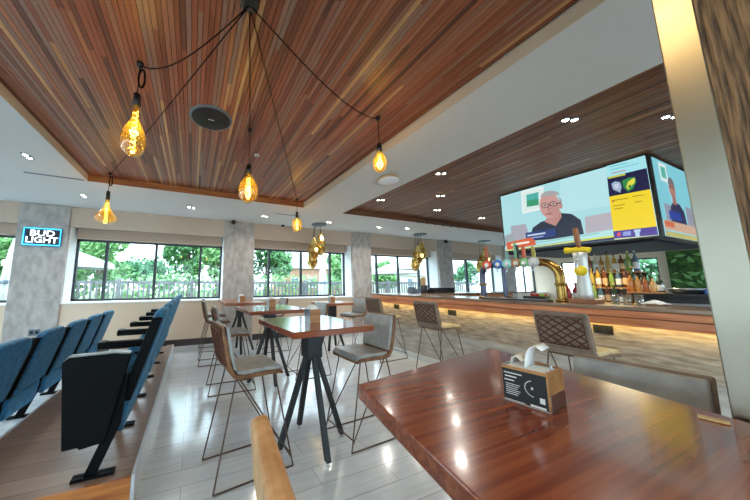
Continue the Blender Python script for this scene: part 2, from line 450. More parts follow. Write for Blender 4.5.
# other walls: the room is glazed on the left and behind the photographer too
def side_wall(name, pts_axis, fixed, lo, hi, openings, thick, axis, wn):
    m = MB()
    def b(u0, u1, z0, z1, mi=0):
        if axis == 'y': m.box(fixed, fixed + thick, u0, u1, z0, z1, mi)
        else: m.box(u0, u1, fixed, fixed + thick, z0, z1, mi)
    u = lo
    for (o0, o1, z0, z1) in openings:
        b(u, o0, 0, CZ); b(o0, o1, 0, z0); b(o0, o1, z1, CZ); u = o1
    b(u, hi, 0, CZ)
    struct(m.build(name, 'wall'))
    for (o0, o1, z0, z1) in openings:
        m2 = MB(); pm = MB(); c = fixed + thick / 2
        def q(mm, u0, u1, za, zb, d):
            if axis == 'y': mm.box(c - d, c + d, u0, u1, za, zb)
            else: mm.box(u0, u1, c - d, c + d, za, zb)
        q(m2, o0, o1, z0, z0 + .05, .03); q(m2, o0, o1, z1 - .05, z1, .03); q(m2, o0, o0 + .05, z0, z1, .03); q(m2, o1 - .05, o1, z0, z1, .03)
        n = max(2, round((o1 - o0) / 1.0))
        for k in range(1, n): uu = o0 + (o1 - o0) * k / n; q(m2, uu - .025, uu + .025, z0, z1, .03)
        q(pm, o0 + .05, o1 - .05, z0 + .05, z1 - .05, .004)
        f = struct(m2.build('window_%d' % wn[0], 'frame')); wn[0] += 1
        pm.build('window_pane', 'glass', f)
wn = [7]
side_wall('wall_left', None, XL - .3, YR - .3, 7.75, [(-3.8, -.4, .4, 2.75), (.2, 3.2, .4, 2.75), (3.8, 6.8, .4, 2.75)], .3, 'y', wn)
side_wall('wall_rear', None, YR - .3, XL, XR, [(-6.8, -3.6, .3, 2.8), (-3.2, 0, .3, 2.8), (.4, 3.6, .3, 2.8), (4, 7.2, .3, 2.8), (8, 12, .3, 2.8)], .3, 'x', wn)
side_wall('wall_right', None, XR, YR - .3, 7.75, [(3.72, 4.72, 1.0, 2.42), (5.35, 6.5, 1.0, 2.42)], .3, 'y', wn)

# ------------------------------------------------------------------ raised seating platform
PZ = .22; PX0, PX1, PY0, PY1 = -1.345, -.30, 2.165, 6.2
pl = struct(MB().box(PX0, PX1, PY0, PY1, 0, PZ).build('floor_platform', 'platform'))
MB().box(PX1, PX1 + .02, PY0, PY1, 0, PZ + .004).build('platform_edge', 'nosing', pl)
MB().box(PX0 - .02, PX0, PY0, PY1, 0, PZ + .004).build('platform_edge', 'nosing', pl)
MB().box(PX0, PX1, PY0 - .02, PY0, 0, PZ + .003).build('platform_end', 'platwood', pl)

# ------------------------------------------------------------------ cinema seats (face -x)
SW = .655
def back_line(t): return (.06 + (.295 - .06) * t, .24 + .79 * t)
def rounded_back(z_lo, z_hi, y0, y1, off, th, r=.15):
    """slab following the raked back, top corners rounded"""
    poly = []
    def P(y, z, o):
        t = (z - .24) / .79; x = .06 + .235 * t + o; return Vector((x, y, z))
    yz = [(y0, z_lo), (y1, z_lo)]
    for k in range(6): a = k / 5 * PI / 2; yz.append((y1 - r + r * math.cos(a), z_hi - r + r * math.sin(a)))
    for k in range(6): a = PI / 2 + k / 5 * PI / 2; yz.append((y0 + r + r * math.cos(a), z_hi - r + r * math.sin(a)))
    return [P(y, z, off) for y, z in yz], Vector((th, 0, 0))
def make_seat(name, label, end_panel, last, group):
    t = thing(name, label, 'seat', group=group)
    m = MB(); p, v = rounded_back(.44, 1.03, .06, SW - .06, -.045, .085); m.prism(p, v); m.build('backrest', 'velvet', t, bevel=.03, seg=3)
    for f0 in (.03, SW - .062):
        m = MB(); p, v = rounded_back(.42, .98, f0, f0 + .032, -.04, .07, .012); m.prism(p, v); m.build('back_frame', 'blackp', t, bevel=.006)
    # tipped-up seat pan
    m = MB()
    pts = [(.10, .20), (.03, .24), (-.03, .34), (-.03, .62), (.02, .66), (.09, .60), (.13, .40)]
    m.prism([Vector((x, .06, z)) for x, z in pts], (0, SW - .12, 0)); m.build('seat_pan', 'velvet', t, bevel=.025, seg=3)
    ys = [0] + ([SW] if last else [])
    for y in ys:
        m = MB(); m.prism([Vector(q) for q in ((-.075, y - .02, .02), (-.005, y - .02, .02), (.105, y - .02, .30), (.13, y - .02, .62), (.05, y - .02, .62), (.035, y - .02, .30))], (0, .04, 0))
        m.build('standard', 'blackp', t, bevel=.004)
        for q in (-.03, .004): MB().box(-.135, .09, y + q, y + q + .026, 0, .018).build('foot', 'blackp', t)
        a = MB().box(-.23, .12, y - .035, y + .035, .665, .725).build('armrest', 'blackp', t, bevel=.012)
        c = MB().lathe([(.033, 0), (.036, .012), (.028, .012), (.026, .003)], 14, (-.19, y, .722)).build('cup_ring', 'cup', a)
    if end_panel:
        m = MB(); m.prism([Vector(q) for q in ((-.235, -.05, .735), (-.20, -.05, .76), (.05, -.05, .765), (.14, -.05, .755), (.03, -.05, .215), (-.10, -.05, .195), (-.11, -.05, .21), (-.19, -.05, .205))], (0, .045, 0))
        q = m.build('end_panel', 'blackp', t, bevel=.008)
        MB().prism([Vector(q2) for q2 in ((-.225, -.052, .74), (-.20, -.052, .763), (.05, -.052, .768), (.135, -.052, .758), (.135, -.052, .768), (.05, -.052, .778), (-.2, -.052, .772))], (0, .05, 0)).build('panel_cap', 'cup', q)
    return t
ordn = ['first', 'second', 'third', 'fourth', 'fifth', 'sixth']
sA = make_seat('cinema_seat', 'teal cinema seat with the big black end panel, at the aisle end of the platform', True, False, 'teal seats on the platform')
sA.location = (-.5, PY0 + .085, PZ)
sM = make_seat('cinema_seat', 'teal cinema seat on the platform, second from the black end panel', False, False, 'teal seats on the platform')
sM.location = (-.5, PY0 + .085 + SW, PZ)
Y0A = PY0 + .085
for k in (2, 3, 4): dup(sM, (-.5, Y0A + SW * k, PZ), 0, 'teal cinema seat on the platform, %s from the black end panel' % ordn[k])
sL = make_seat('cinema_seat', 'teal cinema seat at the window end of the platform row', False, True, 'teal seats on the platform')
sL.location = (-.5, Y0A + SW * 5, PZ); sL.scale = (1, .98, 1)
Y0B = 2.70
for k in range(5):
    src = sM if k < 4 else sL
    lab = ['teal cinema seat on the lower floor row, nearest and cut by the left frame edge', 'teal cinema seat on the lower floor row, second from the near end',
           'teal cinema seat in the middle of the lower floor row', 'teal cinema seat on the lower floor row, second from the window end', 'teal cinema seat at the window end of the lower floor row'][k]
    o = dup(src, (-1.63, Y0B + (SW + .03) * k, 0), 0, lab, 'teal seats on the lower floor'); o.scale = (1, 1.04, .955)

# ------------------------------------------------------------------ tables
TH = 1.09
def table_base(t, rot, r=.31, top=TH, thick=.05, blk=.075):
    MB().box(-blk, blk, -blk, blk, top - thick - .27, top - thick).build('block', 'leg', t, bevel=.005)
    for k in range(4):
        a = rot + k * PI / 2; d = Vector((math.cos(a), math.sin(a), 0)); e = Vector((-d.y, d.x, 0)); hw = .023
        top_p = d * .035 + Vector((0, 0, top - thick - .2)); bot = d * r + Vector((0, 0, .035))
        m = MB(); quad = lambda c: [c - d * hw - e * hw, c + d * hw - e * hw, c + d * hw + e * hw, c - d * hw + e * hw]
        m.add(quad(bot) + quad(top_p), [(3, 2, 1, 0), (4, 5, 6, 7), (0, 1, 5, 4), (1, 2, 6, 5), (2, 3, 7, 6), (3, 0, 4, 7)])
        lg = m.build('leg', 'leg', t, bevel=.004)
        MB().lathe([(.018, 0), (.018, .008), (.007, .014), (.007, .04)], 10, (bot.x, bot.y, 0)).build('levelling_foot', 'chrome', lg)
def poseur(label, loc, rz, sx, sy, legrot, mat='mahogany', r=.31, top=TH, group='tall bar tables'):
    t = thing('bar_table', label, 'table', loc, rz, group)
    MB().box(-sx / 2, sx / 2, -sy / 2, sy / 2, top - .05, top).build('tabletop', mat, t, bevel=.004)
    table_base(t, legrot, r, top)
    return t
T1 = poseur('tall mahogany bar table in the middle with four splayed black legs fully in view', (1.075, 2.36, 0), math.radians(4), .78, .88, math.radians(-4))
T2 = poseur('tall mahogany bar table just behind the middle one', (1.13, 4.03, 0), math.radians(3), .88, 1.0, math.radians(0))
T3 = poseur('tall lighter wood bar table pushed up to the bare concrete column', (.98, 5.9, 0), 0, .78, 1.5, math.radians(0), 'oaktop')
T4 = poseur('small tall bar table under the window, right of the rear tables', (2.95, 5.35, 0), 0, .72, .7, math.radians(45), 'oaktop', .28, 1.04)
# long table in the foreground
FT = thing('bar_table', 'large glossy mahogany table filling the lower right foreground', 'table', (0, 0, 0), 0, 'tall bar tables')
ql = [onz(358, 384, TH), onz(490, 347.5, TH), onz(728, 416.5, TH)]
d = (ql[2] - ql[1]).normalized(); fr = ql[1] + d * 1.25; dl = (onz(466, 487, TH) - ql[0]).normalized(); fl = ql[0] + dl * 1.15
fr.x = min(fr.x, 1.385)
e1 = ql[2]; 
m = MB(); m.prism([ql[0] - Vector((0, 0, .05)), fl - Vector((0, 0, .05)), fr - Vector((0, 0, .05)), ql[1] - Vector((0, 0, .05))], (0, 0, .05))
m.build('tabletop', 'mahogany', FT, bevel=.004)
class _T: pass
sub = MB()
bx, by = (ql[0].x + ql[1].x + fl.x + fr.x) / 4, (ql[0].y + ql[1].y + fl.y + fr.y) / 4
MB().box(bx - .09, bx + .09, by - .09, by + .09, TH - .32, TH - .05).build('block', 'leg', FT, bevel=.005)
for k in range(4):
    a = PI / 4 + k * PI / 2; d = Vector((math.cos(a), math.sin(a), 0))
    MB().tube([Vector((bx, by, TH - .25)) + d * .04, Vector((bx, by, 0)) + d * .36], .026, 4).build('leg', 'leg', FT)

# ------------------------------------------------------------------ stools (face +x)
def make_stool(label, kind, group):
    t = thing('bar_stool', label, 'stool', group=group)
    W = .205
    if kind == 'grey': pad, shell = 'padgrey', 'tan'
    elif kind == 'bar': pad, shell = 'cream', 'taupe'
    elif kind == 'taupe': pad, shell = 'padgrey', 'taupe'
    else: pad, shell = 'tanfab', 'tanfab'
    path = [(.235, .725), (.20, .742), (.08, .745), (-.10, .742), (-.165, .755), (-.20, .80), (-.225, .90), (-.25, 1.02), (-.272, 1.135)]
    sh = MB().ribbon(path, .034, -W, W).build('shell', shell, t, bevel=.01)
    sp = [(.238, .748), (.205, .772), (.08, .778), (-.10, .772), (-.15, .782)]
    MB().ribbon(sp, .036, -W + .008, W - .008).build('seat', pad, t, bevel=.014, seg=3)
    if kind == 'tan': sh.modifiers['bevel'].width = .02
    bp = [(-.18, .79), (-.214, .90), (-.239, 1.02), (-.268, 1.158)] if kind == 'tan' else [(-.165, .80), (-.190, .90), (-.214, 1.02), (-.236, 1.128)]
    MB().ribbon(bp, .08 if kind == 'tan' else .034, -W + (-.006 if kind == 'tan' else .008), W - (-.006 if kind == 'tan' else .008)).build('backrest', 'taupe' if kind == 'bar' else pad, t, bevel=.014, seg=3)
    # quilting on the outer back
    m = MB()
    def outer(u, v):
        z = .83 + v * .26; x = -.207 - (z - .80) * .215 - .0185; return Vector((x, -W * .86 + u * 2 * W * .86, z))
    nn = 4
    for k in range(-nn, nn + 1):
        for sgn in (1, -1):
            u0, v0, u1, v1 = k / nn, 0, k / nn + 1, 1
            if sgn < 0: u0, u1 = 1 - u0, 1 - u1
            pts = []
            for q in range(13):
                f = q / 12; u = u0 + (u1 - u0) * f; v = v0 + (v1 - v0) * f
                if -1e-6 <= u <= 1 + 1e-6: pts.append(outer(u, v))
            if len(pts) > 1: m.tube(pts, .005, 4)
    m.tube([outer(0, 0), outer(1, 0), outer(1, 1), outer(0, 1), outer(0, 0)], .005, 4)
    if kind != 'tan': m.build('quilt_stitching', 'stitch', sh)
    wm = 'wire' if kind != 'taupe' else 'wirelight'
    R = .0065
    for s in (-1, 1):
        rt = Vector((-.15, s * .17, .735)); rf = Vector((-.30, s * .215, .007)); ft = Vector((.17, s * .17, .728)); ff = Vector((.32, s * .215, .007))
        MB().tube([rt, rf], R, 6).build('leg', wm, t); MB().tube([ft, ff], R, 6).build('leg', wm, t)
        MB().tube([rf, ff], R, 6).build('floor_rail', wm, t)
        MB().tube([rt + Vector((.02, 0, 0)), Vector((.305, s * .213, .07))], R * .9, 6).build('brace', wm, t)
    MB().tube([(.30, -.21, .10), (.30, .21, .10)], R, 6).build('footrest', wm, t)
    MB().tube([(-.15, -.17, .73), (-.15, .17, .73)], R, 6).build('seat_bar', wm, t)
    MB().tube([(.17, -.17, .722), (.17, .17, .722)], R, 6).build('seat_bar', wm, t)
    return t
rad = math.radians
g1 = 'stools at the tall tables'
ST = make_stool('grey and tan stool in the left middle, drawn up to the near bar table', 'grey', g1)
ST.location = (.475, 2.34, 0); ST.rotation_euler.z = rad(7)
dup(ST, (.56, 4.02, 0), rad(0), 'grey and tan stool at the second table, just behind the left middle stool')
dup(ST, (.47, 5.40, 0), rad(-1), 'grey and tan stool at the column table, nearer of its left pair')
dup(ST, (.50, 6.45, 0), rad(-1), 'grey and tan stool at the column table, closest to the window wall')
dup(ST, (1.64, 2.34, 0), rad(184), 'grey and tan stool facing left, tucked at the right of the middle bar table')
dup(ST, (1.82, 4.12, 0), rad(182), 'grey and tan stool on the right of the second bar table')
dup(ST, (1.72, 5.86, 0), rad(184), 'grey and tan stool on the right of the column table')
dup(ST, (3.42, 5.20, 0), rad(195), 'grey and tan stool beside the small bar table under the window')
SB = make_stool('taupe quilted bar stool nearest along the bar, behind the large napkin box', 'bar', 'quilted stools along the bar')
SB.location = (3.57, 1.43, 0); SB.rotation_euler.z = 0; SB.scale = (1.12, 1, 1.045)
dup(SB, (3.62, 3.10, 0), rad(3), 'taupe quilted bar stool in the middle of the bar with a cream seat')
dup(SB, (3.60, 4.36, 0), rad(3), 'taupe quilted bar stool at the far end of the bar')
SR = make_stool('grey leather chair back peering over the right edge of the foreground table', 'taupe', 'stools at the foreground table')
SR.location = (1.44, .505, 0); SR.rotation_euler.z = rad(182); SR.scale = (1, .90, .99)
SF = make_stool('tan suede stool cut off at the bottom of the frame', 'tan', 'stools at the foreground table')
SF.location = (.424, .52, 0); SF.rotation_euler.z = rad(-6); SF.scale = (1, .85, .96)

# ------------------------------------------------------------------ napkin holders
def napkin_holder(label, loc, rz, kind='small', g='napkin holders'):
    t = thing('napkin_holder', label, 'napkin holder', loc, rz, g)
    if kind == 'small':
        MB().box(-.055, .055, -.06, .06, 0, .012).build('base', 'chrome', t)
        for s in (-1, 1): MB().box(-.055, .055, s * .058 - .005, s * .058 + .005, .0, .12).build('side_plate', 'napwood' if s < 0 else 'chrome', t, bevel=.004)
        MB().box(-.058, -.052, -.055, .055, .01, .12).build('end_plate', 'chrome', t)
        m = MB()
        for k in range(7): y = -.045 + k * .013; m.prism([Vector((-.05, y, .012)), Vector((.05, y, .012)), Vector((.045, y + .004, .115)), Vector((.02, y + .006, .155)), Vector((-.03, y + .005, .15)), Vector((-.048, y + .002, .12))], (0, .006, 0))
        m.build('napkins', 'paper', t)
    return t
napkin_holder('wood fronted napkin holder on the middle bar table', (1.085, 2.36, TH), rad(4))
napkin_holder('wood fronted napkin holder on the second bar table', (1.20, 4.22, TH), rad(3))
napkin_holder('napkin holder with white napkins on the lighter table by the column', (.95, 5.55, TH), rad(10))
napkin_holder('napkin holder on the small table under the window', (2.98, 5.42, 1.04), 0)
nh = thing('napkin_holder', 'large black fronted napkin box with pale napkins on the foreground table', 'napkin holder', (.0, 0, 0), 0, 'napkin holders')
A = onz(503.5, 399, TH); B = onz(548, 413.5, TH); Cc = onz(568.5, 404, TH)
u = (B - A); L = u.length; u.normalize(); vv = (Cc - B); Wd = vv.length
n_ = Vector((-u.y, u.x, 0)); n_ = n_ if n_.dot(vv) > 0 else -n_
nh.location = A; nh.rotation_euler.z = math.atan2(u.y, u.x)
L = max(L, .115); D = Wd * .93; Hh = .106
ysgn = 1 if (n_ - Vector((-u.y, u.x, 0))).length < .01 else -1
def Y(y): return ysgn * y
m = MB(); m.box(0, L, *sorted((Y(.004), Y(D))), 0, .006); m.build('base', 'chrome', nh)
m = MB().box(0, L, *sorted((Y(0), Y(.006))), .002, Hh); m.build('front_plate', 'napwood', nh, bevel=.003)
m = MB().box(0, L, *sorted((Y(D - .006), Y(D))), .002, Hh); m.build('back_plate', 'napwood', nh, bevel=.003)
for xx in (0, L - .005):
    m = MB().box(xx, xx + .005, *sorted((Y(.006), Y(D - .006))), .004, Hh + .002); m.build('end_plate', 'napwood' if xx else 'chrome', nh, bevel=.002)
MB().box(L - .0045, L + .002, *sorted((Y(.008), Y(D - .008))), .004, .045).build('steel_skirt', 'chrome', nh)
card = MB().box(.004, L - .003, *sorted((Y(-.002), Y(0))), .006, Hh - .008).build('advert_card', 'chalk', nh)
m = MB(); f = lambda x0, x1, z0, z1: m.box(x0 * L, x1 * L, *sorted((Y(-.0028), Y(-.002))), z0 * Hh, z1 * Hh)
f(.08, .48, .80, .83); f(.10, .36, .70, .735); f(.08, .30, .60, .63)
for k in range(6): f(.10, .42 - .03 * (k % 3), .50 - k * .055, .515 - k * .055)
f(.62, .93, .06, .11); f(.06, .5, .06, .075); f(.82, .92, .2, .34)
m.box(.66 * L, .7 * L, *sorted((Y(-.003), Y(-.002))), .5 * Hh, .56 * Hh)
for k in range(14):
    a0 = PI * .6 + k / 14 * PI * .9; cx, cz, rr = .72 * L, .52 * Hh, .022
    m.box(cx + rr * math.cos(a0) - .001, cx + rr * math.cos(a0) + .0012, *sorted((Y(-.003), Y(-.002))), cz + rr * math.sin(a0) - .001, cz + rr * math.sin(a0) + .0018)
m.build('advert_print', 'print', card)
m = MB()
for k in range(6): y = .012 + k * (D - .03) / 6; m.box(.008, L - .01, *sorted((Y(y), Y(y + .006))), .007, Hh - .002)
m.build('napkin_stack', 'paper', nh)
def nap(pts, w, name):
    m = MB(); n = len(pts); vs = []
    for (x, z, tw) in pts: vs.append((x, Y(D * .5 - w + tw), z)); vs.append((x, Y(D * .5 + w + tw * .3), z + .004))
    m.add(vs, [(2 * i, 2 * i + 1, 2 * i + 3, 2 * i + 2) for i in range(n - 1)])
    o = m.build(name, 'paper', nh, smooth=True); s_ = o.modifiers.new('thick', 'SOLIDIFY'); s_.thickness = .0015; return o
nap([(L * .46, Hh - .01, 0), (L * .48, Hh + .02, .0), (L * .52, Hh + .044, .003), (L * .60, Hh + .060, .006), (L * .72, Hh + .066, .010), (L * .84, Hh + .054, .014)], .034, 'pulled_napkin')
nap([(L * .08, Hh - .01, .01), (L * .12, Hh + .018, .01), (L * .24, Hh + .024, .012), (L * .36, Hh + .010, .01)], .028, 'folded_napkin')
MB().tube([(L * .93, Y(D * .5), Hh), (L * .93, Y(D * .5), Hh + .012)], .004, 8).build('post', 'chrome', nh)
p = onz(714, 421, TH)
pk = tag(MB().box(-.024, .024, -.011, .011, 0, .006).build('sugar_packet', 'straw', bevel=.002), 'small tan paper packet at the table corner beside the pillar', 'packet')
pk.location = (p.x, p.y, TH + .0005); pk.rotation_euler.z = rad(100)

# ------------------------------------------------------------------ pillar by the foreground table
pil = struct(MB().box(1.415, 2.0, -.75, .25, 0, CZ).build('pillar', 'concrete'))
MB().box(1.40, 1.415, -.75, .181, 0, CZ).build('pillar_cladding', 'pillarwood', pil)
MB().box(1.398, 1.416, .181, .255, 0, CZ).build('pillar_edge_strip', 'steel', pil, bevel=.003)

# ------------------------------------------------------------------ bar counter
BZ = 1.226; BX = 4.0; BYN = -1.6; BYF = 5.3
bar = thing('bar_counter', 'long wood faced bar counter with glowing strip under its top', 'bar counter')
MB().box(BX + .1, BX + .35, BYN, BYF - .1, .60, BZ - .145).build('front_panel', 'barfront', bar)
MB().box(BX + .1, BX + .35, BYN, BYF - .1, .0, .60).build('lower_panel', 'barlow', bar)
MB().box(BX + .35, 9.4, BYF - .35, BYF - .1, 0, BZ - .19).build('return_panel', 'barlow', bar)
m = MB().box(BX, BX + .75, BYN, BYF, BZ - .04, BZ).box(BX + .75, 9.5, BYF - .7, BYF, BZ - .04, BZ); m.build('counter_top', 'bartop', bar, bevel=.006)
m = MB().box(BX, BX + .06, BYN, BYF, BZ - .105, BZ - .042).box(BX + .004, BX + .06, BYN, BYF, BZ - .19, BZ - .112).box(BX + .06, 9.5, BYF - .06, BYF, BZ - .19, BZ - .042); m.build('top_fascia', 'barfascia', bar, bevel=.004)
MB().box(BX + .062, BX + .1, BYN, BYF - .1, BZ - .145, BZ - .06).build('top_batten', 'base', bar)
MB().box(BX + .07, BX + .085, BYN, BYF - .12, BZ - .165, BZ - .15).build('light_strip', 'led', bar)
MB().box(BX + .07, BX + .1, BYN, BYF - .1, 0, .1).build('plinth', 'nosing', bar)
light('strip_glow', 'AREA', (BX + .035, 1.9, BZ - .196), 1.9, (1, .70, .18), .03, (0, rad(-18), 0), bar, size_y=6.6)
def bar_socket(y, lab):
    t = thing('power_socket', lab, 'socket', (BX + .1, y, .965), 0, 'sockets on the bar front')
    MB().box(-.012, 0, -.075, .075, -.045, .045).build('face_plate', 'black', t, bevel=.003)
    for s in (-1, 1): MB().box(-.015, -.011, s * .036 - .022, s * .036 + .022, -.025, .025).build('outlet', 'grille', t)
bar_socket(4.55, 'dark double socket on the bar front beside the farthest quilted stool')
bar_socket(3.22, 'dark double socket on the bar front above the middle quilted stool')
bar_socket(1.42, 'dark double socket on the bar front right of the nearest quilted stool')
for (cx, z, lab) in ((-2.82, .50, 'grey socket low on the column under the neon sign'), (5.22, .32, 'grey socket low on the column behind the far bar stool')):
    t = thing('power_socket', lab, 'socket', (cx, 7.03, z), 0, 'sockets on the columns')
    MB().box(-.09, .09, -.014, 0, -.06, .06).build('face_plate', 'ring', t, bevel=.004)
    for s in (-1, 1): MB().box(s * .04 - .025, s * .04 + .025, -.018, -.013, -.03, .03).build('outlet', 'grille', t)

# beer font: arched pipe with badges and tap handles
FX = 4.36
bf = thing('beer_font', 'arched brass beer font on the bar with coloured tap badges', 'beer tap', (FX, 0, BZ))
fy0, fy1, fh = 1.84, 2.83, .52
arc = [Vector((0, fy0, 0))] + [Vector((0, fy0, .10)), Vector((0, fy0, .25))]
for k in range(7): a = PI - k / 6 * PI / 2; arc.append(Vector((0, fy0 + .20 + .20 * math.cos(a), fh - .20 + .20 * math.sin(a))))
arc += [Vector((0, fy0 + .40, fh))]
MB().tube(arc, .05, 14).build('brass_pipe', 'brass', bf)
arc2 = [Vector((0, fy0 + .40, fh)), Vector((0, fy1 - .25, fh))]
for k in range(7): a = PI / 2 - k / 6 * PI / 2; arc2.append(Vector((0, fy1 - .16 + .16 * math.cos(a), fh - .16 + .16 * math.sin(a))))
arc2 += [Vector((0, fy1, .2)), Vector((0, fy1, 0))]
MB().tube(arc2, .043, 14).build('dark_pipe', 'darkpipe', bf)
MB().tube([(0, 2.50, 0), (0, 2.50, fh)], .03, 12).build('centre_pipe', 'darkpipe', bf)
for y in (fy0, 2.50, fy1): MB().lathe([(.07, 0), (.07, .02), (.055, .035)], 16, (0, y, 0)).build('foot_flange', 'brass', bf)
for y in (fy0, fy1): MB().lathe([(.054, 0), (.06, .005), (.06, .03), (.054, .035)], 16, (0, y, .2)).build('collar', 'brass', bf)
badge = [('D8503C', 'A9744C'), ('2F6FC0', None), ('8FD0CC', '2F8F90'), ('B9805C', '8FC3A6'), ('7CC07A', 'D88A50'), ('C9CDD0', 'B2A83C')]
hnd = [('tap_a', .30, 'A0492F'), ('tap_b', .10, '9FC7E0'), ('tap_c', .18, '6E9A98'), ('tap_d', .30, '76B089'), ('tap_e', .24, 'C8583C'), ('tap_f', .22, '98913A')]
px_b = [(487, 263), (498, 264), (507.5, 265), (516.5, 265.5), (524.5, 265), (534, 263)]
for (px, py), (bc, _), (hk, hl, hc) in zip(px_b, badge, hnd):
    yb = onx(px, py, FX - .07)[1]
    if 'b' + bc not in M: plain('b' + bc, bc, .35); plain('h' + hk, hc, .4)
    MB().tube([(-.03, yb, fh), (-.075, yb, fh)], .016, 8).build('tap_body', 'silver', bf)
    bd = MB().lathe([(.060, -.088), (.066, -.084), (.066, -.074), (.058, -.07)], 22, (0, yb, fh), axis='x').build('badge', 'b' + bc, bf)
    MB().lathe([(.030, -.0905), (.032, -.089), (.030, -.087)], 20, (0, yb, fh), axis='x').build('badge_centre', 'print', bd)
    MB().tube([(-.05, yb, fh + .03), (-.055, yb, fh + .08), (-.06, yb, fh + hl * .6), (-.06, yb, fh + hl)], [.010, .018, .024, .016], 10).build('tap_handle', 'h' + hk, bf)
    MB().tube([(-.075, yb, fh - .01), (-.10, yb, fh - .03), (-.10, yb, fh - .12)], .010, 8).build('spout', 'chrome', bf)
MB().tube([(-.05, fy0 + .42, fh), (-.06, fy0 + .42, fh + .26)], [.012, .02], 10).build('tap_handle', 'black', bf)
# white tower with yellow tap
tw = thing('beer_tower', 'white and silver beer tower with yellow crossbar and wooden tap handle', 'beer tap', (4.30, 1.60, BZ))
MB().box(-.11, .11, -.12, .12, 0, .05).build('wooden_base', 'woodh', tw, bevel=.006)
MB().lathe([(.075, .05), (.07, .10), (.056, .35), (.06, .52), (.064, .60), (.02, .61)], 24).build('column', 'silver', tw)
MB().lathe([(.0, -.004), (.055, 0), (.062, .012), (.056, .02)], 20, (-.085, -.015, .38), axis='x').build('yellow_badge', 'yellow', tw)
MB().tube([(0, -.09, .62), (0, -.05, .635), (0, 0, .64), (0, .06, .635), (0, .13, .64)], [.035, .03, .04, .032, .04], 12).build('crossbar', 'yellow', tw)
MB().tube([(-.02, -.01, .66), (-.025, -.005, .74), (-.03, 0, .90)], [.016, .028, .024], 10).build('tap_handle', 'woodh', tw)
MB().tube([(-.06, 0, .52), (-.12, 0, .50), (-.12, 0, .42)], .012, 8).build('spout', 'chrome', tw)
# things on the bar
pot = thing('straw_pot', 'black pot of beige paper straws at the far end of the bar', 'straw pot', (5.46, 5.05, BZ))
MB().lathe([(.075, 0), (.08, .01), (.088, .19), (.08, .19), (.075, .02)], 18).build('pot', 'black', pot)
m = MB()
for k in range(26):
    a = k * 2.4; r = .012 + .065 * (k % 5) / 5; m.tube([(r * .7 * math.cos(a), r * .7 * math.sin(a), .02), (r * math.cos(a), r * math.sin(a), .36 + .012 * (k % 4))], .008, 5)
m.build('straws', 'straw', pot)
tag(MB().box(5.06, 5.28, 5.06, 5.20, BZ, BZ + .10).box(5.07, 5.12, 5.07, 5.19, BZ + .1, BZ + .15).box(5.14, 5.19, 5.07, 5.19, BZ + .1, BZ + .14).build('menu_holder', 'ring', bevel=.004), 'grey menu box left of the straw pot on the bar', 'menu holder')
tl = thing('till_tray', 'black low till unit right of the straw pot on the bar', 'till', (5.9, 4.95, BZ))
MB().box(-.34, .34, -.16, .16, 0, .09).build('body', 'black', tl, bevel=.01); MB().box(-.32, .32, -.18, .04, .09, .13).build('screen', 'tvblack', tl, bevel=.006)
mt = thing('drip_tray', 'black drip tray under the beer font taps', 'tray', (4.2, 2.32, BZ))
MB().box(-.08, .08, -.42, .42, 0, .02).build('tray', 'black', mt, bevel=.004)
m = MB()
for k in range(20): m.box(-.07, .07, -.4 + k * .042, -.385 + k * .042, .02, .026)
m.build('grid', 'chrome', mt)
gt = thing('garnish_tray', 'small tray of red and green garnishes behind the beer font', 'tray', (4.56, 2.22, BZ))
MB().box(-.07, .07, -.13, .13, 0, .05).build('tray', 'black', gt, bevel=.004)
plain('redfruit', 'B8302C'); plain('lime', '9CC24A')
for k in range(6): MB().lathe([(.004, 0), (.022, .008), (.028, .024), (.02, .042), (.004, .048)], 10, (-.03 + .06 * (k % 2), -.09 + k // 2 * .06, .045)).build('fruit', 'redfruit' if k % 3 else 'lime', gt)
MB().tube([(0, .0, .07), (-.02, -.20, .012)], .006, 6).build('tongs', 'lime', gt)
def bottle(name, label, loc, h, r, colkey, group, capkey='black', lab=None):
    t = thing(name, label, 'bottle', loc, 0, group)
    MB().lathe([(r * .9, 0), (r, .008), (r, h * .55), (r * .8, h * .66), (r * .36, h * .76), (r * .33, h * .93), (.001, h * .931)], 14).build('body', colkey, t)
    MB().lathe([(r * .38, h * .9), (r * .38, h), (.001, h)], 10).build('cap', capkey, t)
    if lab: MB().lathe([(r * 1.01, h * .14), (r * 1.02, h * .15), (r * 1.02, h * .44), (r * 1.01, h * .45)], 14).build('paper_label', lab, t)
    return t
for k, c in enumerate(('B8303A', '8E2430', 'C04A40')):
    plain('bot' + c, c, .2)
    bottle('sauce_bottle', ['dark red bottle nearest the brass end of the beer font', 'deep red bottle in the middle of the three beside the beer tower', 'red bottle of three closest to the beer tower'][k], (4.55, 1.86 - k * .085, BZ), .24, .034, 'bot' + c, 'red bottles beside the beer font', lab='print' if k == 1 else None)

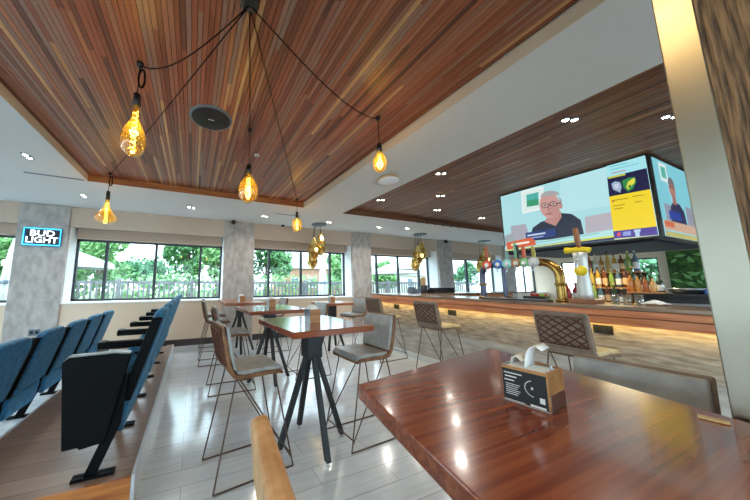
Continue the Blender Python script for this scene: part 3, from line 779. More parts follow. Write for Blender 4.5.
# ------------------------------------------------------------------ back bar
bk = thing('back_bar', 'black back bar unit with low fridges behind the counter', 'back bar', (5.75, 0, 0))
MB().box(0, .6, -1.6, 1.62, 0, 1.29).build('body', 'tvblack', bk, bevel=.006)
MB().box(-.02, .62, -1.6, 1.64, 1.29, 1.32).build('worktop', 'black', bk, bevel=.004)
for k in range(4):
    dd = MB().box(-.025, 0, -1.55 + k * .79, -.80 + k * .79, .15, 1.24).build('fridge_door', 'black', bk, bevel=.004)
    MB().box(-.045, -.025, -1.5 + k * .79, -.86 + k * .79, 1.18, 1.205).build('door_handle', 'chrome', dd)
sh = thing('bottle_shelf', 'stepped back bar shelf crowded with spirit bottles', 'shelf', (5.75, 1.64, 0))
MB().box(0, .55, .0, .62, 0, 1.14).build('cabinet', 'tvblack', sh, bevel=.004)
for k, z in enumerate((1.14, 1.38, 1.62)):
    MB().box(k * .18, k * .18 + .19, 0, .62, z, z + .02).build('shelf_board', 'napwood', sh)
    if k: MB().box(k * .18 + .01, k * .18 + .03, 0, .62, 1.14, z).build('riser', 'tvblack', sh)
MB().box(.54, .56, 0, .62, 1.14, 1.64).build('riser', 'tvblack', sh)
MB().box(.09, .115, .02, .60, 1.155, 1.175).build('shelf_light', 'led', sh)
light('shelf_glow', 'AREA', (.02, .31, 1.9), 3, (1, .8, .45), .04, (0, rad(30), 0), sh, size_y=.6)
bc = ['A88428', '4E2A16', 'B8B498', '6E3A1A', '243A22', '94702A', '76903E', '2A1A18', 'B0943E', '4A6070', '7E3E22']
bcn = ['golden', 'brown', 'cream', 'amber', 'dark green', 'honey', 'light green', 'black', 'yellow', 'blue grey', 'rust']
for c in bc: plain('sp' + c, c, .18)
tier = ['bottom', 'middle', 'top']
pos = ['nearest the beer tower', 'second from the beer tower', 'third from the beer tower', 'fourth from the beer tower', 'fourth from the right end', 'third from the right end', 'second from the right end', 'at the right end']
for lv in range(3):
    for k in range(8):
        ci = (lv * 5 + k * 3) % len(bc); h = random.uniform(.23, .32)
        if lv == 2: h = random.uniform(.27, .34)
        bottle('spirit_bottle', '%s spirit bottle on the %s step, %s' % (bcn[ci], tier[lv], pos[k]), (5.75 + lv * .18 + .105 - (.02 if lv == 0 else 0), 1.64 + .57 - k * .073, (1.16, 1.40, 1.64)[lv]), h, random.uniform(.026, .034), 'sp' + bc[ci], 'spirit bottles on the stepped shelf', random.choice(('black', 'chrome', 'straw')), ('print', 'straw', None)[(k + lv) % 3])
# amber bottles on the lit ledge
lg = tag(MB().box(5.62, 5.80, 1.36, 1.66, 1.32, 1.345).build('bottle_ledge', 'napwood', bevel=.003), 'wooden lit ledge under the amber bottles on the back bar', 'shelf')
for k in range(4):
    c = ('B8702C', 'C88A44', 'A85E28', 'D09A58')[k]; plain('am' + c, c, .2)
    bottle('amber_bottle', 'amber bottle on the lit ledge, %s' % ['leftmost', 'second from left', 'second from right', 'rightmost'][k], (5.71, 1.63 - k * .065 + .005, 1.345), .26 - .02 * k, .028, 'am' + c, 'amber bottles on the lit ledge', 'black', None)
plain('winegreen', '1E3326', .2)
for k in range(3):
    bottle('wine_bottle', ['dark green wine bottle leftmost of three on the black back bar', 'dark green wine bottle in the middle of three on the black back bar', 'dark green wine bottle rightmost of three on the black back bar'][k], (5.9, (1.60, 1.53, 1.45)[k] - .02, 1.32), .26, .034, 'winegreen', 'dark wine bottles on the back bar', 'winegreen', 'print')
# glasses and bowls
for k in range(3):
    g = thing('drinking_glass', ['empty clear glass on the bar right of the beer tower, leftmost', 'empty clear glass on the bar, middle one right of the beer tower', 'empty clear glass on the bar, rightmost of three'][k], 'glass', (4.55, 1.44 - k * .09, BZ), 0, 'clear glasses on the bar')
    MB().lathe([(.028, 0), (.03, .004), (.036, .11), (.033, .11), (.028, .012), (.001, .012)], 16).build('glass_body', 'clear', g)
tag(MB().lathe([(.10, 0), (.12, .01), (.16, .06), (.165, .075), (.15, .07), (.10, .02), (.001, .015)], 24, (5.95, 1.22, 1.32)).build('steel_bowl', 'chrome'), 'shallow steel bowl on the black back bar right of the wine bottles', 'bowl')
cl = MB(); nx = 9
vs = []
for i in range(nx):
    for j in range(nx): vs.append((4.42 + i * .02, 1.06 + j * .02, BZ + .012 + .04 * math.exp(-((i - 4) ** 2 + (j - 4) ** 2) / 9) + random.uniform(0, .012)))
cl.add(vs, [(i * nx + j, (i + 1) * nx + j, (i + 1) * nx + j + 1, i * nx + j + 1) for i in range(nx - 1) for j in range(nx - 1)])
co = cl.build('bar_cloth', 'paper', smooth=True); sd = co.modifiers.new('thick', 'SOLIDIFY'); sd.thickness = .006; sd.offset = -1
tag(co, 'crumpled white cloth lying on the bar top', 'cloth')
plain('bluebox', '3A5FA8')
tag(MB().box(5.88, 6.1, .95, 1.10, 1.32, 1.40).build('storage_tub', 'bluebox', bevel=.01), 'small blue tub on the back bar next to the pillar', 'tub')
dr = tag(MB().box(5.85, 6.15, .6, .9, 1.32, 1.39).build('dish_rack', 'black', bevel=.01), 'low black rack on the back bar half hidden by the pillar', 'rack')

# ------------------------------------------------------------------ televisions
TX = 5.62
tv = thing('television', 'large television above the bar showing a man in glasses beside a yellow news panel', 'television', (0, 0, 0), 0, 'televisions above the bar')
c00 = onx(500.4, 194, TX); ty1 = onx(502, 222, TX)[1]; ty0 = onx(655.5, 200, TX)[1]
tz1, tz0 = 3.212, 2.055
MB().box(TX, TX + .08, ty0, ty1, tz0, tz1).build('casing', 'tvblack', tv, bevel=.004)
scr = MB(); lay = [0]
def spoly(pts, c, plane='x', conv=None):
    lay[0] += 1; off = .0006 * lay[0]
    conv = conv or (lambda x, y: onx(x, y, TX))
    q = []
    for (x, y) in pts:
        p = conv(x, y); q.append(p)
    return q, c, off
def put(pts, c):
    q, c, off = spoly(pts, c)
    q = [Vector((TX - .003 - off, min(max(p.y, ty0 + .02), ty1 - .02), min(max(p.z, tz0 + .03), tz1 - .02))) for p in q]
    scr.add(q, [tuple(range(len(q)))], col=lin(c))
def ell(cx, cy, rx, ry, n=20, tilt=0, a0=0, a1=2 * PI):
    return [(cx + rx * math.cos(a0 + (a1 - a0) * k / n) * math.cos(tilt) - ry * math.sin(a0 + (a1 - a0) * k / n) * math.sin(tilt),
             cy + rx * math.cos(a0 + (a1 - a0) * k / n) * math.sin(tilt) + ry * math.sin(a0 + (a1 - a0) * k / n) * math.cos(tilt)) for k in range(n + (0 if a1 - a0 > 6 else 1))]
SCREEN_FRONT = True
put([(498, 190), (650, 150), (666, 240), (503, 256)], 'A9DCE2')
put([(560, 178), (640, 158), (641, 200), (560, 214)], 'B6E2E8')
put([(521, 191), (543.5, 186), (544.5, 209), (522.5, 214)], 'E6F0EE'); put([(522.5, 193), (542, 188.5), (543, 207), (524, 211.5)], 'D8EAE6')
put([(526.5, 195), (538.5, 192), (539, 205), (527, 207)], '4FB0A8'); put([(526.8, 201), (538.8, 198.5), (539, 205), (527, 207)], '3F9A72')
put([(511, 226), (526, 224), (531, 241), (512, 243)], 'A6A6B2'); put([(585, 217), (612, 212), (614, 234), (586, 238)], 'B4B0BA'); 
put([(505, 236), (513, 233), (519, 245), (506, 248)], '9AA6AC')
put([(529, 241), (533, 228), (541, 222), (551, 219), (561, 213), (572, 214), (581, 220), (585, 237)], '2A3446')
put([(545, 222), (549, 214), (561, 211), (562, 217), (556, 226)], 'B98A84')
put(ell(550, 205.5, 10.2, 13, 24, -.12), 'C99A94')
put(ell(553.5, 209, 6.5, 8, 20, -.1), 'BE8C88')
put(ell(550.5, 196, 9.5, 5.2, 16, -.12, PI, 2 * PI), 'A8A6A8'); put([(559.5, 197), (562, 200), (562, 208), (559.8, 205)], '9C989A')
put(ell(561.5, 206, 1.4, 3, 10), 'B98882')
for cx, cy in ((545.5, 205.5), (554, 203.8)):
    put(ell(cx, cy, 3.7, 2.7, 14), '3A3438'); put(ell(cx, cy, 3.0, 2.0, 14), 'C9A6A2'); put(ell(cx, cy, 1.0, .8, 8), '4A3A3C')
put([(549, 205), (551, 204.5), (551, 205.2), (549, 205.7)], '3A3438'); put([(557.5, 203.2), (562, 202.4), (562, 203.2), (557.5, 204)], '3A3438')
put([(549.2, 206), (550.4, 206), (550.8, 210.2), (548.2, 210.6)], 'B58480'); put([(545.5, 214), (552, 213), (552, 214.2), (546, 215)], '94605E')
put([(526, 233), (556, 228.5), (557, 236), (527, 241)], '27407E'); put([(528, 235), (546, 232.3), (546.2, 233.8), (528.2, 236.5)], 'C9D6EA'); put([(528.2, 238), (544, 235.6), (544.2, 236.8), (528.4, 239.2)], '8FA4D0')
put([(505, 247), (616, 229), (617, 238), (506, 254)], 'B4E4E4'); put([(506, 250.5), (616, 235), (616.5, 238), (506.5, 253)], 'D4DC5A')
put([(507, 243), (520, 240), (532, 237.5), (536, 241), (537, 245), (508, 250)], 'D2603C'); put([(512, 244), (530, 241), (530, 243), (512, 246)], 'F2EADA')
put([(536, 242.5), (600, 232.5), (600.2, 233.6), (536.2, 243.8)], '8CC4C8'); put([(536, 245.5), (580, 239), (580.2, 240), (536.2, 246.7)], '9CCBD0')
put([(505, 252.5), (617, 237), (617.5, 242), (505.5, 257)], '2C2458')
# right-hand news panel
put([(606, 163), (647.5, 152), (649.5, 168.5), (608.5, 178)], 'A4E2EA')
put([(608, 177.8), (649.3, 167.8), (652, 189.5), (610, 197)], '1B1E44'); put([(609, 177.5), (626, 173.6), (626.2, 175.4), (609.2, 179.2)], 'C8C44A')
put([(612, 184), (616, 181.5), (621, 182.5), (622.5, 187), (621, 193), (618, 191.5), (614, 190)], '9FB0CC'); put([(614.5, 185), (619, 183.5), (620, 188.5), (616, 189)], 'C8D2E2')
put([(622.5, 181), (629, 178.3), (636, 177), (636.8, 183), (634, 189), (629, 192), (624.5, 188)], '2F8A4A'); put([(627, 187.5), (629, 182), (634, 178.5), (636, 178.8), (635.5, 183), (632, 186.5), (629.5, 190)], 'E2D84A'); put([(628.5, 186.5), (631.5, 184.5), (632, 187), (629.8, 188.5)], '2F8A4A')
put([(610, 197), (652, 189.3), (658.4, 226.5), (614.2, 231.5)], 'F2D62A')
for (x, y, L) in ((613, 200.5, 16), (614, 206, 12), (633, 196.5, 12), (636, 202, 7), (615, 209, 9)): put([(x, y), (x + L, y - L * .16), (x + L, y - L * .16 + .9), (x, y + .9)], '9C8420')
put([(613, 201), (615, 200.6), (615.3, 202.3), (613.2, 202.7)], 'D05040')
put([(614.2, 231.5), (658.4, 226.5), (659.6, 235), (615.5, 238.8)], '4A3C96'); put(ell(620, 234.5, 2, 2.2, 12), 'D85070'); put([(624, 232), (632, 231), (632, 235.5), (624, 236)], '8FA0E0')
put([(635, 230), (642, 229.2), (641.5, 232), (640.5, 232), (641, 236.5), (636.5, 236.8), (636.5, 232.5), (635, 232.5)], 'B8D4F4')
put([(615.5, 238.8), (659.6, 235), (660.3, 239.8), (616, 243)], 'E4E0A0'); put([(505, 255), (616, 243), (661, 239.3), (662, 244), (505, 261)], '3A2C74')
for (x, y, L, c) in ((611, 167, 18, '6CBCC8'), (612, 170, 28, '7CC0D0'), (613, 173.5, 14, 'C07A84')): put([(x, y), (x + L, y - L * .24), (x + L, y - L * .24 + .9), (x, y + .9)], c)
scr.build('screen', 'screen', tv, fix=False)

# second television, turned towards the tables by the pillar
t2 = thing('television', 'second television turned side-on at the corner beside the pillar', 'television', (0, 0, 0), 0, 'televisions above the bar')
SX0, SX1, SY = TX + .09, TX + 2.0, ty0 + .0
MB().box(SX0, SX1, SY, SY + .08, tz0, tz1).build('casing', 'tvblack', t2, bevel=.004)
scr2 = MB(); l2 = [0]
def put2(pts, c):
    """pts in fractions of the picture, u from the corner, v from the bottom"""
    l2[0] += 1; off = .0006 * l2[0]
    q = [Vector((SX0 + .02 + (SX1 - SX0 - .04) * u_, SY - .003 - off, tz0 + .03 + (tz1 - tz0 - .05) * v_)) for u_, v_ in pts]
    scr2.add(q, [tuple(range(len(q)))], col=lin(c))
put2([(0, 0), (1, 0), (1, 1), (0, 1)], '7CC6D4')
put2([(.11, .72), (.26, .72), (.26, .97), (.11, .97)], 'D2E6E4'); put2([(.14, .77), (.23, .77), (.23, .92), (.14, .92)], '4FB0A0')
put2([(.08, .2), (.2, .2), (.2, .42), (.08, .42)], '8C92A2'); put2([(.52, .2), (.7, .2), (.7, .46), (.52, .46)], '8C92A2')
put2([(.17, .16), (.2, .4), (.27, .47), (.40, .47), (.48, .38), (.5, .16)], '2A3050')
put2([(.30 + .065 * math.cos(k / 16 * 2 * PI), .65 + .13 * math.sin(k / 16 * 2 * PI)) for k in range(16)], 'A8786E')
put2([(.30 + .065 * math.cos(k / 12 * PI), .71 + .10 * math.sin(k / 12 * PI)) for k in range(13)], '6E6A72')
put2([(.26, .44), (.34, .44), (.34, .56), (.27, .56)], '9C6E66'); put2([(.24, .67), (.36, .67), (.36, .685), (.24, .685)], '3A3438')
put2([(.14, .23), (.38, .23), (.38, .34), (.14, .34)], '27409A')
put2([(.0, .08), (.7, .08), (.7, .2), (0, .2)], 'C8A48C'); put2([(.02, .12), (.2, .12), (.2, .19), (.02, .19)], 'C8684A'); put2([(.0, .0), (1, .0), (1, .06), (0, .06)], 'B8B068')
put2([(.72, .2), (.99, .2), (.99, .62), (.72, .62)], 'E0C63A'); put2([(.72, .62), (.99, .62), (.99, .82), (.72, .82)], '1B1E44'); put2([(.72, .08), (.99, .08), (.99, .2), (.72, .2)], '4A3C96')
scr2.build('screen', 'screen', t2, fix=False)

hs = tag(MB().box(TX + .085, SX1, ty0 + .085, ty1, tz0 - .03, tz0 + .16).build('screen_housing', 'purple', bevel=.006), 'dark purple housing box under and behind the two televisions', 'housing')
hs.parent = None
for q in (0, 1): MB().box(TX + .5 + q * .6, TX + .55 + q * .6, 1.9, 1.95, tz0 + .16, SZ + .015).build('ceiling_pole', 'black', hs)

# ------------------------------------------------------------------ green wall art
ga = thing('moss_panel', 'green moss and leaf panel on the far right wall beside the pillar', 'wall art', (XR - .03, 0, 0))
gz0, gz1 = .9, 2.6; gy1 = onx(668, 262, XR)[1]; gy0 = gy1 - 2.2
MB().box(-.06, 0, gy0, gy1, gz0, gz1).build('panel', 'moss', ga)
m = MB()
for k in range(46):
    y = random.uniform(gy0 + .1, gy1 - .1); z = random.uniform(gz0 + .1, gz1 - .1); a = random.random() * PI; s = random.uniform(.08, .16)
    dx = Vector((0, math.cos(a), math.sin(a))) * s; dy = Vector((-.03, -math.sin(a), math.cos(a))) * s * .4; c = Vector((-.09, y, z))
    m.add([c - dx, c - dy, c + dx, c + dy], [(0, 1, 2, 3)])
m.build('leaves', 'leafy', ga)

# ------------------------------------------------------------------ ceiling fittings
def twin(label, x, y, z, rz=0, power=9, group='twin downlights'):
    t = thing('twin_downlight', label, 'downlight', (x, y, z), rz, group)
    MB().box(-.085, .085, -.038, .038, -.003, .012).build('trim_plate', 'ring', t)
    for s in (-1, 1):
        h = MB().lathe([(.030, -.010), (.034, -.004), (.034, 0)], 16, (s * .048, 0, 0)).build('lamp_ring', 'chrome', t)
        MB().lathe([(.022, -.012), (.025, -.010), (.025, -.006)], 16, (s * .048, 0, 0)).build('lens', 'lamp', h)
    light('downlight', 'SPOT', (0, 0, -.03), power, (1, .93, .84), parent=t, spot=2.6, radius=.05)
    return t
first = twin('twin downlight in the slats, nearest above the bar centre', 3.70, 1.31, SZ + .016, rad(-25))
B = [(3.62, 2.87, 'twin downlight in the bar slats above the white disc, nearest the pale ceiling'), (4.55, 3.65, 'twin downlight in the bar slats, middle of the receding line'),
     (5.36, 4.42, 'twin downlight in the bar slats, low and left of the television'), (7.15, 4.52, 'twin downlight in the bar slats, right beside the television corner'), (3.60, 4.34, 'twin downlight in the bar slats at the far left corner of the recess'),
     (4.62, .86, 'twin downlight in the bar slats half hidden by the steel pillar edge')]
for x, y, l in B: dup(first, (x, y, SZ + .016), rad(-25), l)
Wl = [(-2.06, 4.4, 'twin downlight in the white ceiling left of the timber recess'), (-1.97, 6.05, 'twin downlight in the white ceiling above the neon sign'), (-.1, 6.08, 'twin downlight in the white ceiling left of the bare column'),
      (1.56, 6.18, 'twin downlight in the white ceiling near the bare column'), (3.31, 6.12, 'twin downlight in the white ceiling right of the gold pendants'), (4.96, 6.10, 'twin downlight in the white ceiling over the third column'), (5.85, 5.9, 'twin downlight in the white ceiling before the far gold pendants')]
for x, y, l in Wl: dup(first, (x, y, CZ - .002), rad(90 if x < -1.9 else 20), l)
o = twin('warm twin downlight added out of view to put a gold highlight on the pillar strip', .12, .45, SZ + .002, rad(20), 14)  # added unseen lamp, only there to give the pillar edge strip its gold highlight
for c in o.children:
    if c.type == 'LIGHT': c.data.color = (1, .72, .32); c.data.shadow_soft_size = .12
sp = thing('ceiling_speaker', 'round black speaker grille set in the timber slats', 'speaker', (.10, 2.80, SZ), 0)
MB().lathe([(.20, -.012), (.215, -.010), (.22, .0), (.22, .004)], 36).build('rim', 'ring', sp)
MB().lathe([(.001, -.018), (.19, -.016), (.198, -.010)], 36).build('grille', 'grille', sp)
MB().box(-.03, .03, -.006, .006, -.020, -.017).build('badge', 'silver', sp)
dp = thing('ceiling_disc', 'white disc panel hung just below the pale ceiling strip', 'ceiling light', (2.76, 3.12, CZ), 0)
MB().lathe([(.14, -.045), (.14, 0)], 24).build('wooden_ring', 'straw', dp)
MB().lathe([(.001, -.062), (.155, -.06), (.16, -.05), (.155, -.044), (.001, -.044)], 32).build('disc', 'reveal', dp)
sm = onz(257, 155, SZ)
t = thing('smoke_detector', 'small pale sensor on the timber slats right of the speaker', 'sensor', (sm.x, sm.y, SZ)); MB().lathe([(.028, -.02), (.036, -.012), (.038, 0)], 18).build('body', 'white', t); MB().lathe([(.012, -.026), (.014, -.02)], 12).build('lens', 'ring', t)
for a, b, lab in ((onz(24, 172, CZ), onz(84, 180, CZ), 'slim dark slot vent in the white ceiling left of the recess'), (onz(275, 213.5, CZ), onz(300, 216, CZ), 'slim dark slot vent in the white ceiling over the bare column')):
    d = b - a; t = thing('slot_vent', lab, 'vent', a + d / 2 + Vector((0, 0, -.004)), math.atan2(d.y, d.x), 'slot vents in the white ceiling')
    MB().box(-d.length / 2, d.length / 2, -.02, .02, -.002, .006).build('slot', 'ring', t)
def cctv(px, py, Y, lab):
    p = ony(px, py, Y); t = thing('security_camera', lab, 'camera', (p.x, p.y, p.z), 0, 'cameras on the columns')
    MB().lathe([(.04, .09), (.045, .06), (.03, .05)], 14).build('mount', 'black', t); MB().lathe([(.01, -.055), (.045, -.035), (.06, 0), (.055, .04), (.02, .055)], 16).build('dome', 'black', t)
    MB().box(-.02, .02, .0, .09, .03, .06).build('bracket', 'black', t)
cctv(233.5, 222.5, 6.94, 'small black security camera on the bare concrete column')
cctv(446, 242, 6.94, 'small black security camera on the column at the far end of the bar')
cctv(283, 225, 6.98, 'small dark camera dome right of the bare concrete column')
# hanging grid bracket at the edge of the bar recess
m = MB(); a = onz(418, 220.5, CZ); b = onz(458, 226, CZ)
for k in range(6):
    c = a + (b - a) * k / 5; pts = [c + Vector((.06 * math.cos(q / 10 * 2 * PI), 0, -.03 + .03 * math.sin(q / 10 * 2 * PI))) for q in range(11)]; m.tube(pts, .007, 5)
m.tube([a, b], .01, 6)
tag(m.build('cable_coil', 'wirelight'), 'row of small wire loops along the far edge of the bar recess', 'cable')

# ------------------------------------------------------------------ filament bulb pendants
HUB = onz(250, 1, SZ)
hb = thing('ceiling_rose', 'black ceiling rose at the top where the bulb cords meet', 'ceiling rose', (HUB.x, HUB.y, SZ))
MB().lathe([(.03, -.035), (.055, -.028), (.06, 0)], 20).build('cup', 'black', hb)
def pear(kind):
    if kind == 'pear': return [(.020, 0), (.021, -.02), (.022, -.09), (.035, -.14), (.066, -.21), (.085, -.28), (.088, -.33), (.072, -.385), (.04, -.415), (.003, -.425)]
    if kind == 'diamond': return [(.022, 0), (.026, -.05), (.04, -.12), (.075, -.19), (.118, -.245), (.142, -.285), (.135, -.31), (.09, -.345), (.04, -.365), (.003, -.37)]
    if kind == 'globe': return [(.022, 0), (.026, -.03), (.05, -.06), (.085, -.12), (.098, -.18), (.09, -.245), (.06, -.29), (.025, -.31), (.003, -.312)]
    if kind == 'tube': return [(.022, 0), (.03, -.03), (.085, -.045), (.088, -.07), (.085, -.21), (.06, -.25), (.003, -.262)]
    return [(.02, 0), (.022, -.02), (.05, -.06), (.074, -.12), (.076, -.16), (.058, -.21), (.03, -.235), (.003, -.24)]
def bulb(label, ax, ay, ztop, kind, sag, hubx=0, coil=False, sock=.075, scale=1, route=None):
    t = thing('bulb_pendant', label, 'pendant lamp', (ax, ay, SZ), 0, 'filament bulb pendants')
    h = Vector((HUB.x - ax, HUB.y - ay, -.03)); pts = []
    for k in range(15):
        f = k / 14; p = h * (1 - f) + Vector((0, 0, -.02)) * f; p.z -= sag * 4 * f * (1 - f) * (.6 + .6 * f); pts.append(p)
    MB().tube(pts, .0045, 6).build('feed_cord', 'cord', t)
    MB().lathe([(.012, -.035), (.022, -.03), (.026, 0)], 12).build('hook', 'black', t)
    dz = ztop - SZ
    if coil:
        MB().tube([Vector((.022 * math.sin(q / 12 * 2 * PI) + .02, 0, -.13 - .08 * math.cos(q / 12 * 2 * PI))) for q in range(13)], .008, 6).build('cord_loop', 'cord', t)
    MB().tube([(0, 0, -.02), (0, 0, dz + .01)], .004, 6).build('drop_cord', 'cord', t)
    MB().lathe([(.012, .02), (.026, .01), (.028, -sock * .5), (.03, -sock)], 16, (0, 0, dz)).build('socket', 'black', t)
    pr = [(r * scale, z * scale + dz - sock + .005) for r, z in pear(kind)]
    b = MB().lathe(pr, 24).build('bulb', 'amber', t)
    zc0 = pr[0][1] - .05 * scale; zc1 = pr[-1][1] + .05 * scale
    pts = [Vector((.016 * scale * math.cos(q * 1.05), .016 * scale * math.sin(q * 1.05), zc0 + (zc1 - zc0) * q / 48)) for q in range(49)]
    MB().tube(pts, .004 * scale, 6).build('filament', 'filament', b)
    light('bulb_light', 'POINT', (0, 0, (zc0 + zc1) / 2), 1.4, (1, .68, .25), parent=t, radius=.03)
    return t
bulb('large pear shaped amber bulb hanging nearest at upper left', -.475, 2.275, 2.93, 'pear', .16, coil=True, sock=.085)
bulb('wide diamond shaped amber bulb low at left above the far window', -1.30, 4.93, 2.90, 'diamond', .03, coil=True, sock=.12, scale=1.08)
bulb('round amber bulb hanging beneath the ceiling speaker', .523, 2.841, 2.77, 'globe', .02, sock=.085, scale=1.12)
bulb('small oval amber bulb at right in front of the white disc', 1.738, 2.085, 2.90, 'small', .14, sock=.07, scale=.95)
bulb('short tubular amber bulb at the far corner of the timber recess', 1.93, 4.95, 2.92, 'tube', .02, sock=.11, scale=1.15)

# ------------------------------------------------------------------ faceted gold pendants
def gem(m, c, s, seed):
    rnd = random.Random(seed); n = 7; prof = [(.012, .20), (.075, .06), (.10, -.04), (.06, -.13), (.012, -.17)]
    vs = []; 
    for i, (r, z) in enumerate(prof):
        for k in range(n): a = 2 * PI * (k + .5 * (i % 2)) / n; vs.append((c[0] + r * s * math.cos(a), c[1] + r * s * math.sin(a), c[2] + z * s))
    fs = []
    for i in range(len(prof) - 1):
        for k in range(n):
            k2 = (k + 1) % n
            if i % 2 == 0: fs += [(i * n + k, i * n + k2, (i + 1) * n + k), (i * n + k2, (i + 1) * n + k2, (i + 1) * n + k)]
            else: fs += [(i * n + k, i * n + k2, (i + 1) * n + k2), (i * n + k, (i + 1) * n + k2, (i + 1) * n + k)]
    fs.append(tuple(range(n))); fs.append(tuple(range((len(prof) - 1) * n, len(prof) * n)))
    m.add(vs, fs)
def gem_cluster(label, x, y):
    t = thing('faceted_pendant', label, 'pendant lamp', (x, y, CZ), 0, 'gold faceted pendants')
    MB().lathe([(.20, -.03), (.21, -.02), (.21, 0)], 30).build('ceiling_plate', 'ring', t)
    for (dx, dy, z, s, sd) in ((-.19, -.05, -.74, 1.75, 1), (.06, .03, -.58, 1.75, 2), (-.14, .14, -.98, 1.6, 3)):
        MB().tube([(dx * .7, dy * .7, -.02), (dx, dy, z + .25)], .006, 6).build('cord', 'black', t)
        m = MB(); gem(m, (dx, dy, z), s, sd); sh_ = m.build('shade', 'goldglass', t)
        MB().lathe([(.004, -.075), (.03, -.055), (.04, 0), (.03, .03)], 12, (dx, dy - .09 * s, z)).build('glow', 'filament', sh_) if sd == 1 else None
        MB().lathe([(.014, 0), (.016, .05)], 10, (dx, dy, z + .20 * s)).build('lamp_cap', 'black', sh_)
    return t
gem_cluster('gold faceted pendant trio in front of the third window, left of the bar', 3.18, 6.45)
gem_cluster('gold faceted pendant trio over the straw pot end of the bar', 6.94, 6.45)
gem_cluster('gold faceted pendant trio farthest away behind the beer taps', 10.3, 6.5)

# ------------------------------------------------------------------ neon sign
sg = thing('neon_sign', 'blue BUD LIGHT neon sign on the left concrete column', 'sign', (-2.875, 7.03, 2.41))
sw, shh = .31, .19
MB().box(-sw, sw, -.03, -.012, -shh, shh).build('backing', 'signback', sg, bevel=.004)
m = MB()
for d_ in (.0,):
    m.tube([(-sw + .02, -.045, -shh + .02), (sw - .02, -.045, -shh + .02), (sw - .02, -.045, shh - .02), (-sw + .02, -.045, shh - .02), (-sw + .02, -.045, -shh + .02)], .011, 8)
m.build('border_tube', 'neonb', sg)
MB().box(-sw + .05, sw - .05, -.034, -.03, -shh + .05, shh - .05).build('letter_ground', 'black', sg)
for x in (-1, 1):
    for z in (-1, 1): MB().box(x * sw * .8 - .01, x * sw * .8 + .01, -.012, 0, z * shh * .7 - .01, z * shh * .7 + .01).build('stand_off', 'black', sg)
for txt, z, s in (('BUD', .068, .17), ('LIGHT', -.072, .17)):
    for key, off, grow in (('neonw', -.046, 0),):
        c = text_mesh(txt, s, .004); o = bpy.data.objects.new('lettering', c); COL.objects.link(o); o.parent = sg
        c.materials.clear(); c.materials.append(M[key])
        wd = max(v.co.x for v in c.vertices) - min(v.co.x for v in c.vertices)
        k = (.38 if txt == 'BUD' else .50) / wd
        for v in c.vertices: v.co.x *= k
        o.rotation_euler = (PI / 2, 0, 0); o.location = (0, off, z)
        if grow:
            mdf = o.modifiers.new('fat', 'SOLIDIFY'); mdf.thickness = .018; mdf.offset = 1

# ------------------------------------------------------------------ outside
struct(MB().box(-40, 60, 7.75, 70, -.25, -.1).build('ground_terrace', 'paving'))
struct(MB().box(-40, 60, 13.5, 70, -.1, -.05).build('ground_lawn', 'lawn'))
struct(MB().box(-60, -7.6, -30, 7.75, -.25, -.1).box(-7.6, 60, -30, -4.6, -.25, -.1).box(15.9, 60, -4.6, 7.75, -.25, -.1).build('ground_yard', 'paving'))
# terrace fence in bays
def fence_bay(x0, x1, y, lab):
    t = thing('picket_fence', lab, 'fence', (x0, y, -.1), 0, 'terrace fence bays')
    L = x1 - x0
    for x in (0,): MB().box(x - .06, x + .06, -.06, .06, 0, 1.74).build('post', 'fence', t, bevel=.01)
    MB().box(.06, L - .06, -.03, .03, 1.56, 1.66).build('top_rail', 'fence', t); MB().box(.06, L - .06, -.03, .03, .2, .28).build('bottom_rail', 'fence', t)
    n = int(L / .16); m = MB()
    for k in range(n): x = .12 + k * (L - .24) / (n - 1); m.box(x - .03, x + .03, -.02, .02, .05, 1.57)
    m.build('pickets', 'fence', t)
fl_ = ['behind the far left window', 'at the left of the wide window', 'in the middle of the wide window', 'at the right of the wide window', 'seen left in the window after the bare column', 'behind the folded white parasol',
       'at the left of the bar end window', 'at the right of the bar end window', 'seen past the beer taps on the left', 'seen past the beer taps on the right', 'farthest to the right']
xs = [-9.4 + 2.35 * k for k in range(12)]
for k in range(11): fence_bay(xs[k], xs[k + 1], 11.0, 'weathered picket fence bay ' + fl_[k])
def tree(label, x, y, h, r, seed, leaf, trunk=True):
    rnd = random.Random(seed); t = thing('garden_tree', label, 'tree', (x, y, -.06), 0, 'trees beyond the terrace')
    MB().tube([(0, 0, 0), (.05, .03, h * .3), (0, 0, h * .62)], [.16, .12, .06], 8).build('trunk', 'trunk', t)
    m = MB(); blobs = []
    for k in range(11):
        a = rnd.random() * 2 * PI; q = rnd.random() ** .5 * r * .7; blobs.append((q * math.cos(a), q * math.sin(a), h * rnd.uniform(.38, .92), r * rnd.uniform(.3, .52)))
    for k in range(2700):
        bx_, by_, bz_, br = rnd.choice(blobs); d = Vector((rnd.gauss(0, 1), rnd.gauss(0, 1), rnd.gauss(0, .85))).normalized() * br * rnd.uniform(.72, 1.02)
        c = Vector((bx_, by_, bz_)) + d; s = rnd.uniform(.11, .23)
        u_ = Vector((rnd.gauss(0, 1), rnd.gauss(0, 1), rnd.gauss(0, 1))).normalized(); v_ = u_.orthogonal().normalized()
        m.add([c - u_ * s, c - v_ * s * .6, c + u_ * s, c + v_ * s * .6], [(0, 1, 2, 3)])
    m.build('foliage', leaf, t, fix=False)
    for k in range(3):
        a = k * 2.1 + rnd.random(); MB().tube([(0, 0, h * .35), (r * .4 * math.cos(a), r * .4 * math.sin(a), h * .62)], [.07, .03], 6).build('branch', 'trunk', t)
def TR(px, Y, h, r, sd, leaf, lab): p = ony(px, 284, Y); tree(lab, p.x, Y, h, r, sd, leaf)
TR(98, 21, 5.4, 1.7, 1, 'leaf1', 'bushy green tree at the left of the wide window')
TR(148, 28, 3.9, 2.2, 2, 'leaf2', 'small round tree in the gap of sky in the wide window')
